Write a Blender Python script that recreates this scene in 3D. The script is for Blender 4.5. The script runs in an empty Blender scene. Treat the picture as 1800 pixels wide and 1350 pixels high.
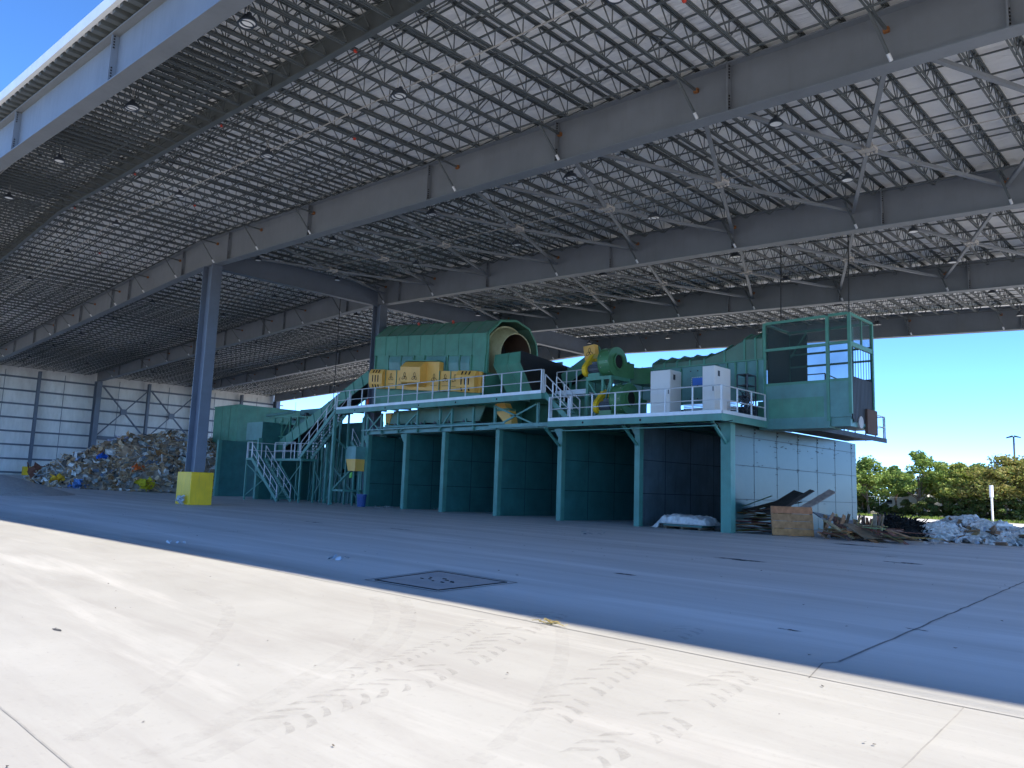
import bpy, math, random
from mathutils import Vector, Matrix
import numpy as np
S=bpy.context.scene; COL=S.collection
R_=random.Random(7)
def U(a,b): return R_.uniform(a,b)
V=Vector
# ------------------------------------------------------------------ camera
CAM=bpy.data.cameras.new('camera'); cam=bpy.data.objects.new('camera',CAM); COL.objects.link(cam)
F=1351.0
def _ray(px,py): return V((px-900,675-py,-F)).normalized()
vx=-_ray(-485,808); vy=_ray(2240,905); vz=vx.cross(vy).normalized()
m_=(vx+vy).normalized(); n_=vz.cross(m_); vx=((m_-n_)/math.sqrt(2)); vy=((m_+n_)/math.sqrt(2))
RW=Matrix((vx,vy,vz))
cam.matrix_world=Matrix.Translation((0,0,1.6))@RW.to_4x4()
CAM.sensor_width=36; CAM.lens=36*F/1800; CAM.clip_start=.1; CAM.clip_end=5000
S.camera=cam
# ------------------------------------------------------------------ light
EL=math.radians(50); AZ_Y=.004
sd=V((math.cos(EL),AZ_Y*math.sin(EL),math.sin(EL))).normalized()
W=bpy.data.worlds.new('World'); S.world=W; W.use_nodes=True
nt=W.node_tree; nt.nodes.clear()
sk=nt.nodes.new('ShaderNodeTexSky'); sk.sky_type='NISHITA'; sk.sun_disc=False
sk.sun_elevation=EL; sk.sun_rotation=math.atan2(sd.x,sd.y)
sk.air_density=.38; sk.dust_density=0; sk.ozone_density=4; sk.altitude=1200
bg=nt.nodes.new('ShaderNodeBackground'); bg.inputs[1].default_value=.135
wo=nt.nodes.new('ShaderNodeOutputWorld'); hs=nt.nodes.new('ShaderNodeHueSaturation'); hs.inputs['Saturation'].default_value=1.14; nt.links.new(sk.outputs[0],hs.inputs['Color']); nt.links.new(hs.outputs[0],bg.inputs[0]); nt.links.new(bg.outputs[0],wo.inputs[0])
L=bpy.data.lights.new('sun','SUN'); L.energy=2.0; L.angle=math.radians(.8); L.color=(1,.92,.77)
lo=bpy.data.objects.new('sun',L); COL.objects.link(lo); lo.rotation_euler=sd.to_track_quat('Z','Y').to_euler(); lo.location=(40,0,80)
S.view_settings.view_transform='Standard'; S.view_settings.look='None'; S.view_settings.exposure=2.28; S.view_settings.gamma=1
S.render.engine='CYCLES'
cy=S.cycles; cy.max_bounces=8; cy.diffuse_bounces=5; cy.glossy_bounces=3; cy.transparent_max_bounces=12; cy.use_denoising=True
cy.sample_clamp_indirect=6
# ------------------------------------------------------------------ materials
def nmat(name):
    m=bpy.data.materials.new(name); m.use_nodes=True; t=m.node_tree
    return m,t,t.nodes['Principled BSDF']
def nd(t,typ,**k):
    n=t.nodes.new(typ)
    for a,b in k.items():
        if a in n.inputs: n.inputs[a].default_value=b
        else: setattr(n,a,b)
    return n
def mixc(t,fac,a,b,bt='MIX'):
    n=t.nodes.new('ShaderNodeMix'); n.data_type='RGBA'; n.blend_type=bt
    for i,v in ((0,fac),(6,a),(7,b)):
        if hasattr(v,'links') or hasattr(v,'is_linked'): t.links.new(v,n.inputs[i])
        else: n.inputs[i].default_value=v if i==0 else (*v[:3],1)
    return n.outputs[2]
def ramp(t,src,lo_,hi_,c0=(0,0,0),c1=(1,1,1)):
    r=t.nodes.new('ShaderNodeValToRGB'); r.color_ramp.elements[0].position=lo_; r.color_ramp.elements[1].position=hi_
    r.color_ramp.elements[0].color=(*c0,1); r.color_ramp.elements[1].color=(*c1,1); t.links.new(src,r.inputs[0]); return r.outputs[0]
def paint(name,c,rough=.5,metal=0.,var=.18,scale=1.2,dirt=(.10,.09,.08),dirt_amt=.25,bump=.0,streak=True,spec=.5):
    m,t,b=nmat(name)
    g=nd(t,'ShaderNodeNewGeometry'); 
    n1=nd(t,'ShaderNodeTexNoise',Scale=scale,Detail=6.,Roughness=.6); t.links.new(g.outputs['Position'],n1.inputs['Vector'])
    lo_=tuple(x*(1-var) for x in c); hi_=tuple(min(1,x*(1+var)) for x in c)
    col=mixc(t,ramp(t,n1.outputs[0],.3,.7),lo_,hi_)
    mp=nd(t,'ShaderNodeMapping'); mp.inputs['Scale'].default_value=(3,3,.35 if streak else 3); t.links.new(g.outputs['Position'],mp.inputs[0])
    n2=nd(t,'ShaderNodeTexNoise',Scale=1.6,Detail=8.,Roughness=.7); t.links.new(mp.outputs[0],n2.inputs['Vector'])
    f=ramp(t,n2.outputs[0],.52,.78); mu=nd(t,'ShaderNodeMath',operation='MULTIPLY'); t.links.new(f,mu.inputs[0]); mu.inputs[1].default_value=dirt_amt
    col=mixc(t,mu.outputs[0],col,dirt)
    t.links.new(col,b.inputs['Base Color']); b.inputs['Metallic'].default_value=metal
    rr=nd(t,'ShaderNodeMapRange'); rr.inputs[3].default_value=rough*.8; rr.inputs[4].default_value=min(1,rough*1.25); t.links.new(n2.outputs[0],rr.inputs[0]); t.links.new(rr.outputs[0],b.inputs['Roughness'])
    b.inputs['Specular IOR Level'].default_value=spec
    if bump:
        bp=nd(t,'ShaderNodeBump',Strength=bump,Distance=.02); t.links.new(n2.outputs[0],bp.inputs['Height']); t.links.new(bp.outputs[0],b.inputs['Normal'])
    return m
M={}
M['green']=paint('green_paint',(.075,.245,.165),.45,dirt_amt=.38,dirt=(.13,.12,.09))
M['greenroof']=paint('green_hood_paint',(.10,.20,.145),.6,dirt_amt=.6,dirt=(.17,.15,.11))
M['fangreen']=paint('blower_green',(.065,.20,.085),.4,dirt_amt=.15)
M['teal']=paint('teal_frame_paint',(.075,.235,.19),.45,dirt_amt=.38,dirt=(.12,.10,.08))
M['bunker']=paint('bunker_plate_paint',(.040,.155,.140),.36,var=.2,dirt_amt=.4,dirt=(.06,.075,.09))
M['bluegrey']=paint('blue_green_panel',(.10,.25,.23),.42,dirt_amt=.28,dirt=(.14,.15,.12))
M['seam']=paint('plate_seam',(.010,.022,.024),.6)
M['bareplate']=paint('bare_blue_plate',(.10,.145,.165),.32,metal=.15,var=.3,scale=.7,dirt_amt=.6,dirt=(.02,.03,.04))
M['steelgrey']=paint('grey_primer_steel',(.175,.192,.21),.5,var=.1,scale=.6,dirt_amt=.16,dirt=(.09,.085,.08))
M['joist']=paint('joist_primer',(.085,.098,.10),.5,var=.2,dirt_amt=.35,dirt=(.10,.065,.045),streak=False)
M['colsteel']=paint('column_steel',(.12,.145,.185),.45,var=.1,dirt_amt=.12)
M['galv']=paint('galvanised_rail',(.62,.64,.66),.4,metal=.25,var=.1,dirt_amt=.1)
M['hub']=paint('pale_plate',(.42,.40,.37),.6,dirt_amt=.4)
M['yellow']=paint('yellow_paint',(.85,.52,.01),.5,var=.10,dirt_amt=.55,dirt=(.22,.17,.08))
M['orange']=paint('guard_yellow',(.78,.43,.09),.45,var=.08,dirt_amt=.2,dirt=(.35,.2,.05))
M['beltyellow']=paint('belt_guard_yellow',(.80,.52,.02),.4,var=.05,dirt_amt=.15)
M['black']=paint('black_rubber',(.012,.013,.015),.6,dirt_amt=.3,dirt=(.04,.04,.04))
M['dark']=paint('dark_slot',(.01,.01,.01),.8)
M['motor']=paint('motor_dark',(.035,.045,.06),.4)
M['white']=paint('white_cabinet_paint',(.66,.66,.64),.4,var=.04,dirt_amt=.08)
M['trim']=paint('white_roof_trim',(.80,.80,.78),.45,var=.05,dirt_amt=.15)
M['cream']=paint('drum_cream',(.42,.40,.22),.55,dirt_amt=.7,dirt=(.2,.15,.08))
M['rust']=paint('rusty_drum',(.10,.055,.035),.8,dirt_amt=.5)
M['rustspot']=paint('rust_bolt',(.26,.10,.03),.8)
M['red']=paint('red_tag',(.6,.06,.03),.5)
M['lamplens']=paint('lamp_lens',(.80,.80,.78),.3,var=.03,dirt_amt=.05)
M['blue']=paint('blue_plastic',(.02,.07,.24),.35,dirt_amt=.15)
M['bluepanel']=paint('blue_notice',(.03,.16,.62),.4,var=.03,dirt_amt=.02)
M['asphalt']=paint('asphalt',(.06,.06,.06),.9)
M['pole']=paint('pole_brown',(.12,.10,.09),.6)
M['trunk']=paint('bark',(.13,.10,.075),.9,dirt_amt=.5)
M['glass']=paint('vehicle_glass',(.02,.025,.03),.1)
M['lime']=paint('lime_plastic',(.20,.65,.08),.5)

def concrete():
    m,t,b=nmat('worn_concrete')
    g=nd(t,'ShaderNodeNewGeometry')
    def noise(scale,vec=None,d=6.,r=.6,dist=0.):
        n=nd(t,'ShaderNodeTexNoise',Scale=scale,Detail=d,Roughness=r,Distortion=dist); t.links.new(vec or g.outputs['Position'],n.inputs['Vector']); return n.outputs[0]
    big=noise(.22,d=5.); mid=noise(1.1,r=.65); fine=noise(14.,d=5.,r=.7)
    mp=nd(t,'ShaderNodeMapping'); mp.inputs['Scale'].default_value=(.35,2.2,1); mp.inputs['Rotation'].default_value=(0,0,.75); t.links.new(g.outputs['Position'],mp.inputs[0])
    sw=noise(.55,mp.outputs[0],d=9.,r=.7,dist=.6)
    mp2=nd(t,'ShaderNodeMapping'); mp2.inputs['Scale'].default_value=(.10,1.1,1); mp2.inputs['Rotation'].default_value=(0,0,.15); t.links.new(g.outputs['Position'],mp2.inputs[0])
    sw2=noise(.8,mp2.outputs[0],d=8.,r=.65,dist=.4)
    col=mixc(t,ramp(t,big,.3,.7),(.338,.327,.303),(.412,.402,.378))
    col=mixc(t,ramp(t,mid,.25,.75),mixc(t,.5,col,(.32,.31,.29)),col)
    a=nd(t,'ShaderNodeMath',operation='MULTIPLY'); t.links.new(ramp(t,sw,.46,.70),a.inputs[0]); a.inputs[1].default_value=.75
    col=mixc(t,a.outputs[0],col,(.30,.285,.265))
    a2=nd(t,'ShaderNodeMath',operation='MULTIPLY'); t.links.new(ramp(t,sw2,.54,.74),a2.inputs[0]); a2.inputs[1].default_value=.5
    col=mixc(t,a2.outputs[0],col,(.60,.58,.545))
    a3=nd(t,'ShaderNodeMath',operation='MULTIPLY'); t.links.new(ramp(t,fine,.56,.76),a3.inputs[0]); a3.inputs[1].default_value=.4
    col=mixc(t,a3.outputs[0],col,(.25,.24,.22))
    # floor colour painted paler past the shadow edge, to brighten the shade there
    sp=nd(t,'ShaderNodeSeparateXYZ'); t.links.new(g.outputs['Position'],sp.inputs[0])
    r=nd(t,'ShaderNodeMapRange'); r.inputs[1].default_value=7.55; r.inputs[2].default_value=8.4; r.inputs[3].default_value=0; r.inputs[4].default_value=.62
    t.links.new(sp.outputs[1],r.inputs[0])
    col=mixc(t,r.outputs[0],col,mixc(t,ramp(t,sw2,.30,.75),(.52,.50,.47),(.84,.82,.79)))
    t.links.new(col,b.inputs['Base Color'])
    rr=nd(t,'ShaderNodeMapRange'); rr.inputs[3].default_value=.55; rr.inputs[4].default_value=.85; t.links.new(mid,rr.inputs[0]); t.links.new(rr.outputs[0],b.inputs['Roughness'])
    b.inputs['Specular IOR Level'].default_value=.35
    bp=nd(t,'ShaderNodeBump',Strength=.25,Distance=.01); t.links.new(fine,bp.inputs['Height']); t.links.new(bp.outputs[0],b.inputs['Normal'])
    return m
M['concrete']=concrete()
def roofmat():
    m,t,b=nmat('white_insulation_sheet'); g=nd(t,'ShaderNodeNewGeometry')
    mp=nd(t,'ShaderNodeMapping'); mp.inputs['Scale'].default_value=(.5,3.2,1); mp.inputs['Rotation'].default_value=(0,0,.12); t.links.new(g.outputs['Position'],mp.inputs[0])
    n=nd(t,'ShaderNodeTexNoise',Scale=1.3,Detail=7.,Roughness=.55,Distortion=.8); t.links.new(mp.outputs[0],n.inputs['Vector'])
    n3=nd(t,'ShaderNodeTexNoise',Scale=.18,Detail=3.); t.links.new(g.outputs['Position'],n3.inputs['Vector'])
    col=mixc(t,ramp(t,n3.outputs[0],.3,.7),(.84,.83,.81),(.92,.91,.89))
    t.links.new(col,b.inputs['Base Color']); b.inputs['Roughness'].default_value=.32
    bp=nd(t,'ShaderNodeBump',Strength=.9,Distance=.12); t.links.new(n.outputs[0],bp.inputs['Height']); t.links.new(bp.outputs[0],b.inputs['Normal'])
    return m
M['roof']=roofmat()
def wallmat():
    m,t,b=nmat('white_wall_insulation'); g=nd(t,'ShaderNodeNewGeometry')
    mp=nd(t,'ShaderNodeMapping'); mp.inputs['Scale'].default_value=(1,1.6,.5); t.links.new(g.outputs['Position'],mp.inputs[0])
    n=nd(t,'ShaderNodeTexNoise',Scale=1.1,Detail=6.,Roughness=.6); t.links.new(mp.outputs[0],n.inputs['Vector'])
    col=mixc(t,ramp(t,n.outputs[0],.3,.7),(.62,.62,.60),(.78,.78,.76))
    t.links.new(col,b.inputs['Base Color']); b.inputs['Roughness'].default_value=.4
    bp=nd(t,'ShaderNodeBump',Strength=.7,Distance=.15); t.links.new(n.outputs[0],bp.inputs['Height']); t.links.new(bp.outputs[0],b.inputs['Normal'])
    return m
M['wall']=wallmat()
def platemat():
    m,t,b=nmat('scuffed_steel_plate'); g=nd(t,'ShaderNodeNewGeometry')
    n=nd(t,'ShaderNodeTexNoise',Scale=.5,Detail=7.,Roughness=.65); t.links.new(g.outputs['Position'],n.inputs['Vector'])
    mp=nd(t,'ShaderNodeMapping'); mp.inputs['Scale'].default_value=(1,.9,5); t.links.new(g.outputs['Position'],mp.inputs[0])
    n2=nd(t,'ShaderNodeTexNoise',Scale=1.5,Detail=9.,Roughness=.75); t.links.new(mp.outputs[0],n2.inputs['Vector'])
    col=mixc(t,ramp(t,n.outputs[0],.35,.65),(.012,.046,.043),(.034,.076,.072))
    col=mixc(t,ramp(t,n2.outputs[0],.64,.70),col,(.035,.05,.06))
    t.links.new(col,b.inputs['Base Color']); b.inputs['Metallic'].default_value=.2
    rr=nd(t,'ShaderNodeMapRange'); rr.inputs[3].default_value=.22; rr.inputs[4].default_value=.42; t.links.new(n.outputs[0],rr.inputs[0]); t.links.new(rr.outputs[0],b.inputs['Roughness'])
    return m
M['plate']=platemat()
def meshmat():
    m,t,b=nmat('wire_mesh_screen'); b.inputs['Base Color'].default_value=(.02,.045,.04,1); b.inputs['Roughness'].default_value=.6
    tr=nd(t,'ShaderNodeBsdfTransparent'); mx=nd(t,'ShaderNodeMixShader')
    tc=nd(t,'ShaderNodeTexCoord'); mp=nd(t,'ShaderNodeMapping'); mp.inputs['Rotation'].default_value=(0,.785,0); t.links.new(tc.outputs['Object'],mp.inputs[0])
    vo=nd(t,'ShaderNodeTexVoronoi',Scale=14.); t.links.new(mp.outputs[0],vo.inputs['Vector'])
    n=nd(t,'ShaderNodeTexNoise',Scale=.9,Detail=3.); t.links.new(tc.outputs['Object'],n.inputs['Vector'])
    ad=nd(t,'ShaderNodeMapRange'); ad.inputs[1].default_value=.2; ad.inputs[2].default_value=.8; ad.inputs[3].default_value=.45; ad.inputs[4].default_value=.68; t.links.new(n.outputs[0],ad.inputs[0])
    t.links.new(ad.outputs[0],mx.inputs[0]); t.links.new(tr.outputs[0],mx.inputs[1]); t.links.new(b.outputs[0],mx.inputs[2])
    t.links.new(mx.outputs[0],t.nodes['Material Output'].inputs[0]); return m
M['mesh']=meshmat()
def attrmat(name,rough=.8,trans=0.,spec=.3):
    m,t,b=nmat(name); a=nd(t,'ShaderNodeVertexColor',layer_name='Col')
    g=nd(t,'ShaderNodeNewGeometry'); n=nd(t,'ShaderNodeTexNoise',Scale=5.,Detail=6.); t.links.new(g.outputs['Position'],n.inputs['Vector'])
    col=mixc(t,ramp(t,n.outputs[0],.35,.7),(.7,.7,.7),(1.1,1.1,1.1)); col=mixc(t,1.,a.outputs[0],col,'MULTIPLY')
    t.links.new(col,b.inputs['Base Color']); b.inputs['Roughness'].default_value=rough; b.inputs['Specular IOR Level'].default_value=spec
    if trans:
        tl=nd(t,'ShaderNodeBsdfTranslucent'); t.links.new(col,tl.inputs[0]); mx=nd(t,'ShaderNodeMixShader'); mx.inputs[0].default_value=trans
        t.links.new(b.outputs[0],mx.inputs[1]); t.links.new(tl.outputs[0],mx.inputs[2]); t.links.new(mx.outputs[0],t.nodes['Material Output'].inputs[0])
    return m
M['debris']=attrmat('mixed_waste',.8)
M['leaf']=attrmat('leaves',.55,.35)
M['wood']=attrmat('weathered_wood',.8)
def filmmat():
    m,t,b=nmat('crumpled_film'); g=nd(t,'ShaderNodeNewGeometry')
    n=nd(t,'ShaderNodeTexNoise',Scale=2.2,Detail=7.,Roughness=.7); t.links.new(g.outputs['Position'],n.inputs['Vector'])
    col=mixc(t,ramp(t,n.outputs[0],.3,.65),(.42,.40,.37),(.74,.72,.68)); t.links.new(col,b.inputs['Base Color']); b.inputs['Roughness'].default_value=.3
    n2=nd(t,'ShaderNodeTexNoise',Scale=7.,Detail=5.,Roughness=.6,Distortion=1.); t.links.new(g.outputs['Position'],n2.inputs['Vector'])
    bp=nd(t,'ShaderNodeBump',Strength=.8,Distance=.06); t.links.new(n2.outputs[0],bp.inputs['Height']); t.links.new(bp.outputs[0],b.inputs['Normal'])
    return m
M['film']=filmmat()
def groundcol(name,c1,c2,sc,rough=.95,bump=.5):
    m,t,b=nmat(name); g=nd(t,'ShaderNodeNewGeometry'); n=nd(t,'ShaderNodeTexNoise',Scale=sc,Detail=8.,Roughness=.7); t.links.new(g.outputs['Position'],n.inputs['Vector'])
    t.links.new(mixc(t,ramp(t,n.outputs[0],.3,.7),c1,c2),b.inputs['Base Color']); b.inputs['Roughness'].default_value=rough
    bp=nd(t,'ShaderNodeBump',Strength=bump,Distance=.05); t.links.new(n.outputs[0],bp.inputs['Height']); t.links.new(bp.outputs[0],b.inputs['Normal']); return m
M['gravel']=groundcol('grey_fines',(.30,.285,.265),(.46,.44,.41),6.)
M['grass']=groundcol('grass_blades',(.10,.17,.025),(.22,.30,.05),3.)
M['earth']=groundcol('dry_earth',(.16,.13,.08),(.24,.22,.12),.6)
M['joint']=groundcol('slab_joint',(.12,.115,.11),(.26,.25,.235),4.)
def stainmat(name,c,lo_=.42,hi_=.6,mx_=.75,sc=9.):
    m,t,b=nmat(name); b.inputs['Base Color'].default_value=(*c,1); b.inputs['Roughness'].default_value=.85
    g=nd(t,'ShaderNodeNewGeometry'); n=nd(t,'ShaderNodeTexNoise',Scale=sc,Detail=6.,Roughness=.7); t.links.new(g.outputs['Position'],n.inputs['Vector'])
    f=ramp(t,n.outputs[0],lo_,hi_); mu=nd(t,'ShaderNodeMath',operation='MULTIPLY'); t.links.new(f,mu.inputs[0]); mu.inputs[1].default_value=mx_
    t.links.new(mu.outputs[0],b.inputs['Alpha']); return m
M['tread']=stainmat('tyre_dust',(.27,.255,.23),.36,.62,.22)
M['skid']=stainmat('tyre_arc',(.30,.285,.26),.40,.72,.12,5.)
M['wet']=stainmat('dark_spill',(.04,.04,.045),.42,.55,.9,3.)
M['jointlit']=groundcol('filled_joint',(.22,.21,.20),(.34,.33,.31),4.)  # lighter joint colour for the sunlit apron, sunlight painted in
M['pitplate']=groundcol('pit_plate',(.30,.275,.26),(.42,.385,.36),2.,.8,.2)
# ------------------------------------------------------------------ mesh builder
class MB:
    def __init__(s): s.v=[]; s.f=[]; s.mi=[]; s.c=[]; s.cur=0; s.col=None; s.n=0
    def add(s,vs,fs):
        o=len(s.v); s.v.extend([tuple(p) for p in vs])
        for f in fs:
            s.f.append(tuple(i+o for i in f)); s.mi.append(s.cur); s.c.append(s.col)
        return s
    def hexa(s,a,b):   # two quads of 4 points
        return s.add(list(a)+list(b),[(3,2,1,0),(4,5,6,7),(0,1,5,4),(1,2,6,5),(2,3,7,6),(3,0,4,7)])
    def box(s,x0,y0,z0,x1,y1,z1):
        return s.hexa([(x0,y0,z0),(x1,y0,z0),(x1,y1,z0),(x0,y1,z0)],[(x0,y0,z1),(x1,y0,z1),(x1,y1,z1),(x0,y1,z1)])
    def bar(s,p,q,w,h=None,up=(0,0,1)):
        p=V(p);q=V(q);h=h or w; d=(q-p)
        if d.length<1e-6: return s
        d.normalize(); u=V(up)
        if abs(d.dot(u))>.98: u=V((1,0,0)) if abs(d.x)<.9 else V((0,1,0))
        a=d.cross(u).normalized()*(w/2); b=d.cross(a).normalized()*(h/2)
        return s.hexa([p-a-b,p+a-b,p+a+b,p-a+b],[q-a-b,q+a-b,q+a+b,q-a+b])
    def tube(s,p,q,r,n=8,r2=None,caps=True):
        p=V(p);q=V(q); d=(q-p).normalized(); u=V((0,0,1)) if abs(d.z)<.95 else V((1,0,0))
        a=d.cross(u).normalized(); b=d.cross(a); r2=r if r2 is None else r2
        A=[p+(a*math.cos(2*math.pi*i/n)+b*math.sin(2*math.pi*i/n))*r for i in range(n)]
        B=[q+(a*math.cos(2*math.pi*i/n)+b*math.sin(2*math.pi*i/n))*r2 for i in range(n)]
        fs=[(i,(i+1)%n,n+(i+1)%n,n+i) for i in range(n)]
        if caps: fs+= [tuple(range(n))[::-1],tuple(range(n,2*n))]
        return s.add(A+B,fs)
    def path(s,pts,r,n=6):
        for a,b in zip(pts[:-1],pts[1:]): s.tube(a,b,r,n)
        return s
    def loft(s,A,B,caps=True):
        n=len(A); fs=[(i,(i+1)%n,n+(i+1)%n,n+i) for i in range(n)]
        if caps: fs+=[tuple(range(n))[::-1],tuple(range(n,2*n))]
        return s.add(list(A)+list(B),fs)
    def ring(s,c,ax,r0,r1,th,n=24):   # annulus with thickness along unit axis ax
        c=V(c);d=V(ax).normalized();u=V((0,0,1)) if abs(d.z)<.9 else V((1,0,0));a=d.cross(u).normalized();b=d.cross(a)
        P=[]
        for (r,o) in ((r0,0),(r1,0),(r1,th),(r0,th)):
            P+=[c+d*o+(a*math.cos(2*math.pi*i/n)+b*math.sin(2*math.pi*i/n))*r for i in range(n)]
        fs=[]
        for k in range(4):
            for i in range(n):
                j=(i+1)%n; fs.append((k*n+i,k*n+j,((k+1)%4)*n+j,((k+1)%4)*n+i))
        return s.add(P,fs)
    def build(s,name,mat,parent=None,org=None,smooth=False,bevel=0):
        if org is None: org=V((0,0,0)) if parent is None else ORG.get(parent.name,V((0,0,0)))
        org=V(org)
        me=bpy.data.meshes.new(name); me.from_pydata([tuple(V(p)-org) for p in s.v],[],s.f)
        mats=mat if isinstance(mat,(list,tuple)) else [mat]
        for m in mats: me.materials.append(M[m] if isinstance(m,str) else m)
        if len(mats)>1: me.polygons.foreach_set('material_index',s.mi)
        if any(c is not None for c in s.c):
            ca=me.color_attributes.new('Col','FLOAT_COLOR','CORNER'); arr=[]
            for f,c in zip(s.f,s.c):
                c=c or (.5,.5,.5); arr.extend([*c,1.]*len(f))
            ca.data.foreach_set('color',arr)
        if smooth: me.polygons.foreach_set('use_smooth',[True]*len(s.f))
        me.update()
        o=bpy.data.objects.new(name,me); COL.objects.link(o)
        if parent is not None:
            o.parent=parent; ORG[o.name]=ORG.get(parent.name,V((0,0,0)))
        else: o.location=org
        if bevel:
            bm=o.modifiers.new('bevel','BEVEL'); bm.width=bevel; bm.segments=2; bm.limit_method='ANGLE'
        return o
ORG={}
def tag(o,label=None,cat=None,group=None,kind=None):
    if label: o['label']=label
    if cat: o['category']=cat
    if group: o['group']=group
    if kind: o['kind']=kind
    return o
def thing(name,label,cat,loc=(0,0,0),group=None):
    o=bpy.data.objects.new(name,None); o.location=loc; COL.objects.link(o); ORG[o.name]=V(loc); o.empty_display_size=.3
    return tag(o,label,cat,group)
def single(mb,name,mat,label,cat,org,group=None,kind=None,**k):
    o=mb.build(name,mat,None,org,**k); return tag(o,label,cat,group,kind)
def struct(mb,name,mat,**k): return tag(mb.build(name,mat,None,(0,0,0),**k),kind='structure')
def copy_tree(o,parent=None):
    c=o.copy(); COL.objects.link(c)
    if parent is not None: c.parent=parent
    for ch in o.children: copy_tree(ch,c)
    return c
# ------------------------------------------------------------------ placing helpers
CP=V((0,0,1.6))
def _w(px,py): return RW@_ray(px,py)
def gp(px,py,z=0.):
    d=_w(px,py); t=(z-CP.z)/d.z; p=CP+d*t; return V((p.x,p.y,z))
# ------------------------------------------------------------------ ground
def gz(x): return 0. if x>-66 else min(1.05,(-66-x)/36*1.05)
def zone(x0,x1,y0,y1,z,nx=1):
    b=MB(); xs=[x0+(x1-x0)*i/nx for i in range(nx+1)]
    for a,c in zip(xs[:-1],xs[1:]): b.add([(a,y0,z+gz(a)),(c,y0,z+gz(c)),(c,y1,z+gz(c)),(a,y1,z+gz(a))],[(0,1,2,3)])
    return b
b=MB(); b.add([(-2500,-400,-.05),(2500,-400,-.05),(2500,4000,-.05),(-2500,4000,-.05)],[(0,1,2,3)]); struct(b,'ground','earth')
b=MB()
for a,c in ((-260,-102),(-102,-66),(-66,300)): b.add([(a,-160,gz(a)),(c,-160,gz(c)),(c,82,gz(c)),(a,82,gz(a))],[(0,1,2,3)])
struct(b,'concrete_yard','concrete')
g=MB(); g.add([(-200,82,.02),(60,82,.02),(60,98,.06),(-200,98,.06)],[(0,1,2,3)]); struct(g,'grass_verge','earth')
g=MB()
for i in range(9000):
    x=U(-60,10); y=82.1+abs(R_.gauss(0,1))*4
    if y>97: continue
    a=U(0,6.28); h=U(.12,.32); w=U(.03,.07)
    g.add([(x-w*math.cos(a),y-w*math.sin(a),.0),(x+w*math.cos(a),y+w*math.sin(a),.0),(x+U(-.1,.1),y+U(-.1,.1),h)],[(0,1,2)])
tag(g.build('grass','grass',None,(0,0,0)),'bright strip of short grass along the far edge of the concrete yard','grass',kind='stuff')
# slab joints (thin recessed lines filled with dirt)
def strip(b,pts,w,z=.004):
    for p,q in zip(pts[:-1],pts[1:]):
        p=V((p[0],p[1],0));q=V((q[0],q[1],0)); d=(q-p).normalized(); n=V((-d.y,d.x,0))*w/2
        b.add([(*(p-n).xy,z),(*(q-n).xy,z),(*(q+n).xy,z),(*(p+n).xy,z)],[(0,1,2,3)])
def wobble(p,q,n,a):
    return [(p[0]+(q[0]-p[0])*i/n+U(-a,a),p[1]+(q[1]-p[1])*i/n+U(-a,a)) for i in range(n+1)]
b=MB()
strip(b,wobble((-45,6.62),(14,7.3),140,.012),.016)
strip(b,wobble((-3.18,7.98),(-3.95,20.5),40,.015),.03); strip(b,wobble((-3.95,20.5),(-5.2,44),30,.02),.03)
q_=[gp(1480,1164),gp(1446,1166),gp(1422,1192)]; strip(b,[(q.x,q.y) for q in q_],.014)
strip(b,wobble((-22,6.9),(-24,30),30,.02),.03); strip(b,wobble((-60,19),(14,19.4),70,.02),.02)
tag(b.build('slab_joints','joint',None,(0,0,0)),kind='structure')
b=MB(); strip(b,wobble((-1.86,7.12),(-1.55,3.2),14,.004),.012); strip(b,wobble((-1.55,3.2),(-1.3,-4),8,.004),.012); strip(b,wobble((-9,1.48),(-4.6,1.53),14,.004),.014)
tag(b.build('sunlit_joints','jointlit',None,(0,0,0)),kind='structure')
# tyre prints left in dust
def track(b,pix,width,pitch,slant,z):
    P=[gp(*p) for p in pix]; pts=[]
    for p,q in zip(P[:-1],P[1:]):
        n=max(1,int((q-p).length/.03))
        pts+= [p.lerp(q,i/n) for i in range(n)]
    acc=0;last=pts[0]
    for i in range(1,len(pts)-1):
        acc+=(pts[i]-pts[i-1]).length
        if acc<pitch: continue
        acc=0; d=(pts[min(i+3,len(pts)-1)]-pts[max(0,i-3)]).normalized(); n=V((-d.y,d.x,0))
        for sgn in (1,-1):
            if R_.random()<.22: continue
            o=pts[i]+d*(pitch*.5 if sgn>0 else 0); w=width/2*U(.75,1.05); t=pitch*.30*U(.7,1.15)
            poly=[]
            for k in range(5):
                u=k/4; c=o+n*sgn*(.03+w*u)-d*slant*(u**1.5)*w*.9
                poly.append((c-d*t*(.4+.6*u), c+d*t*(.4+.6*u)))
            vs=[(p.x,p.y,z) for p,_ in poly]+[(q.x,q.y,z) for _,q in poly[::-1]]
            b.add(vs,[tuple(range(10))])
b=MB()
track(b,[(455,1285),(560,1242),(640,1216),(720,1200),(790,1170),(850,1145),(930,1100),(990,1072)],.42,.21,1.,.005)
track(b,[(955,1268),(1020,1215),(1090,1172),(1160,1130),(1225,1100)],.36,.20,1.,.005)
track(b,[(1010,1345),(1085,1310),(1150,1280),(1200,1245),(1250,1215),(1310,1185)],.36,.20,1.,.005)
track(b,[(590,1190),(690,1165),(780,1130),(860,1090)],.22,.14,1.,.005)
tag(b.build('tyre_prints','tread',None,(0,0,0)),kind='structure')
b=MB()
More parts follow.
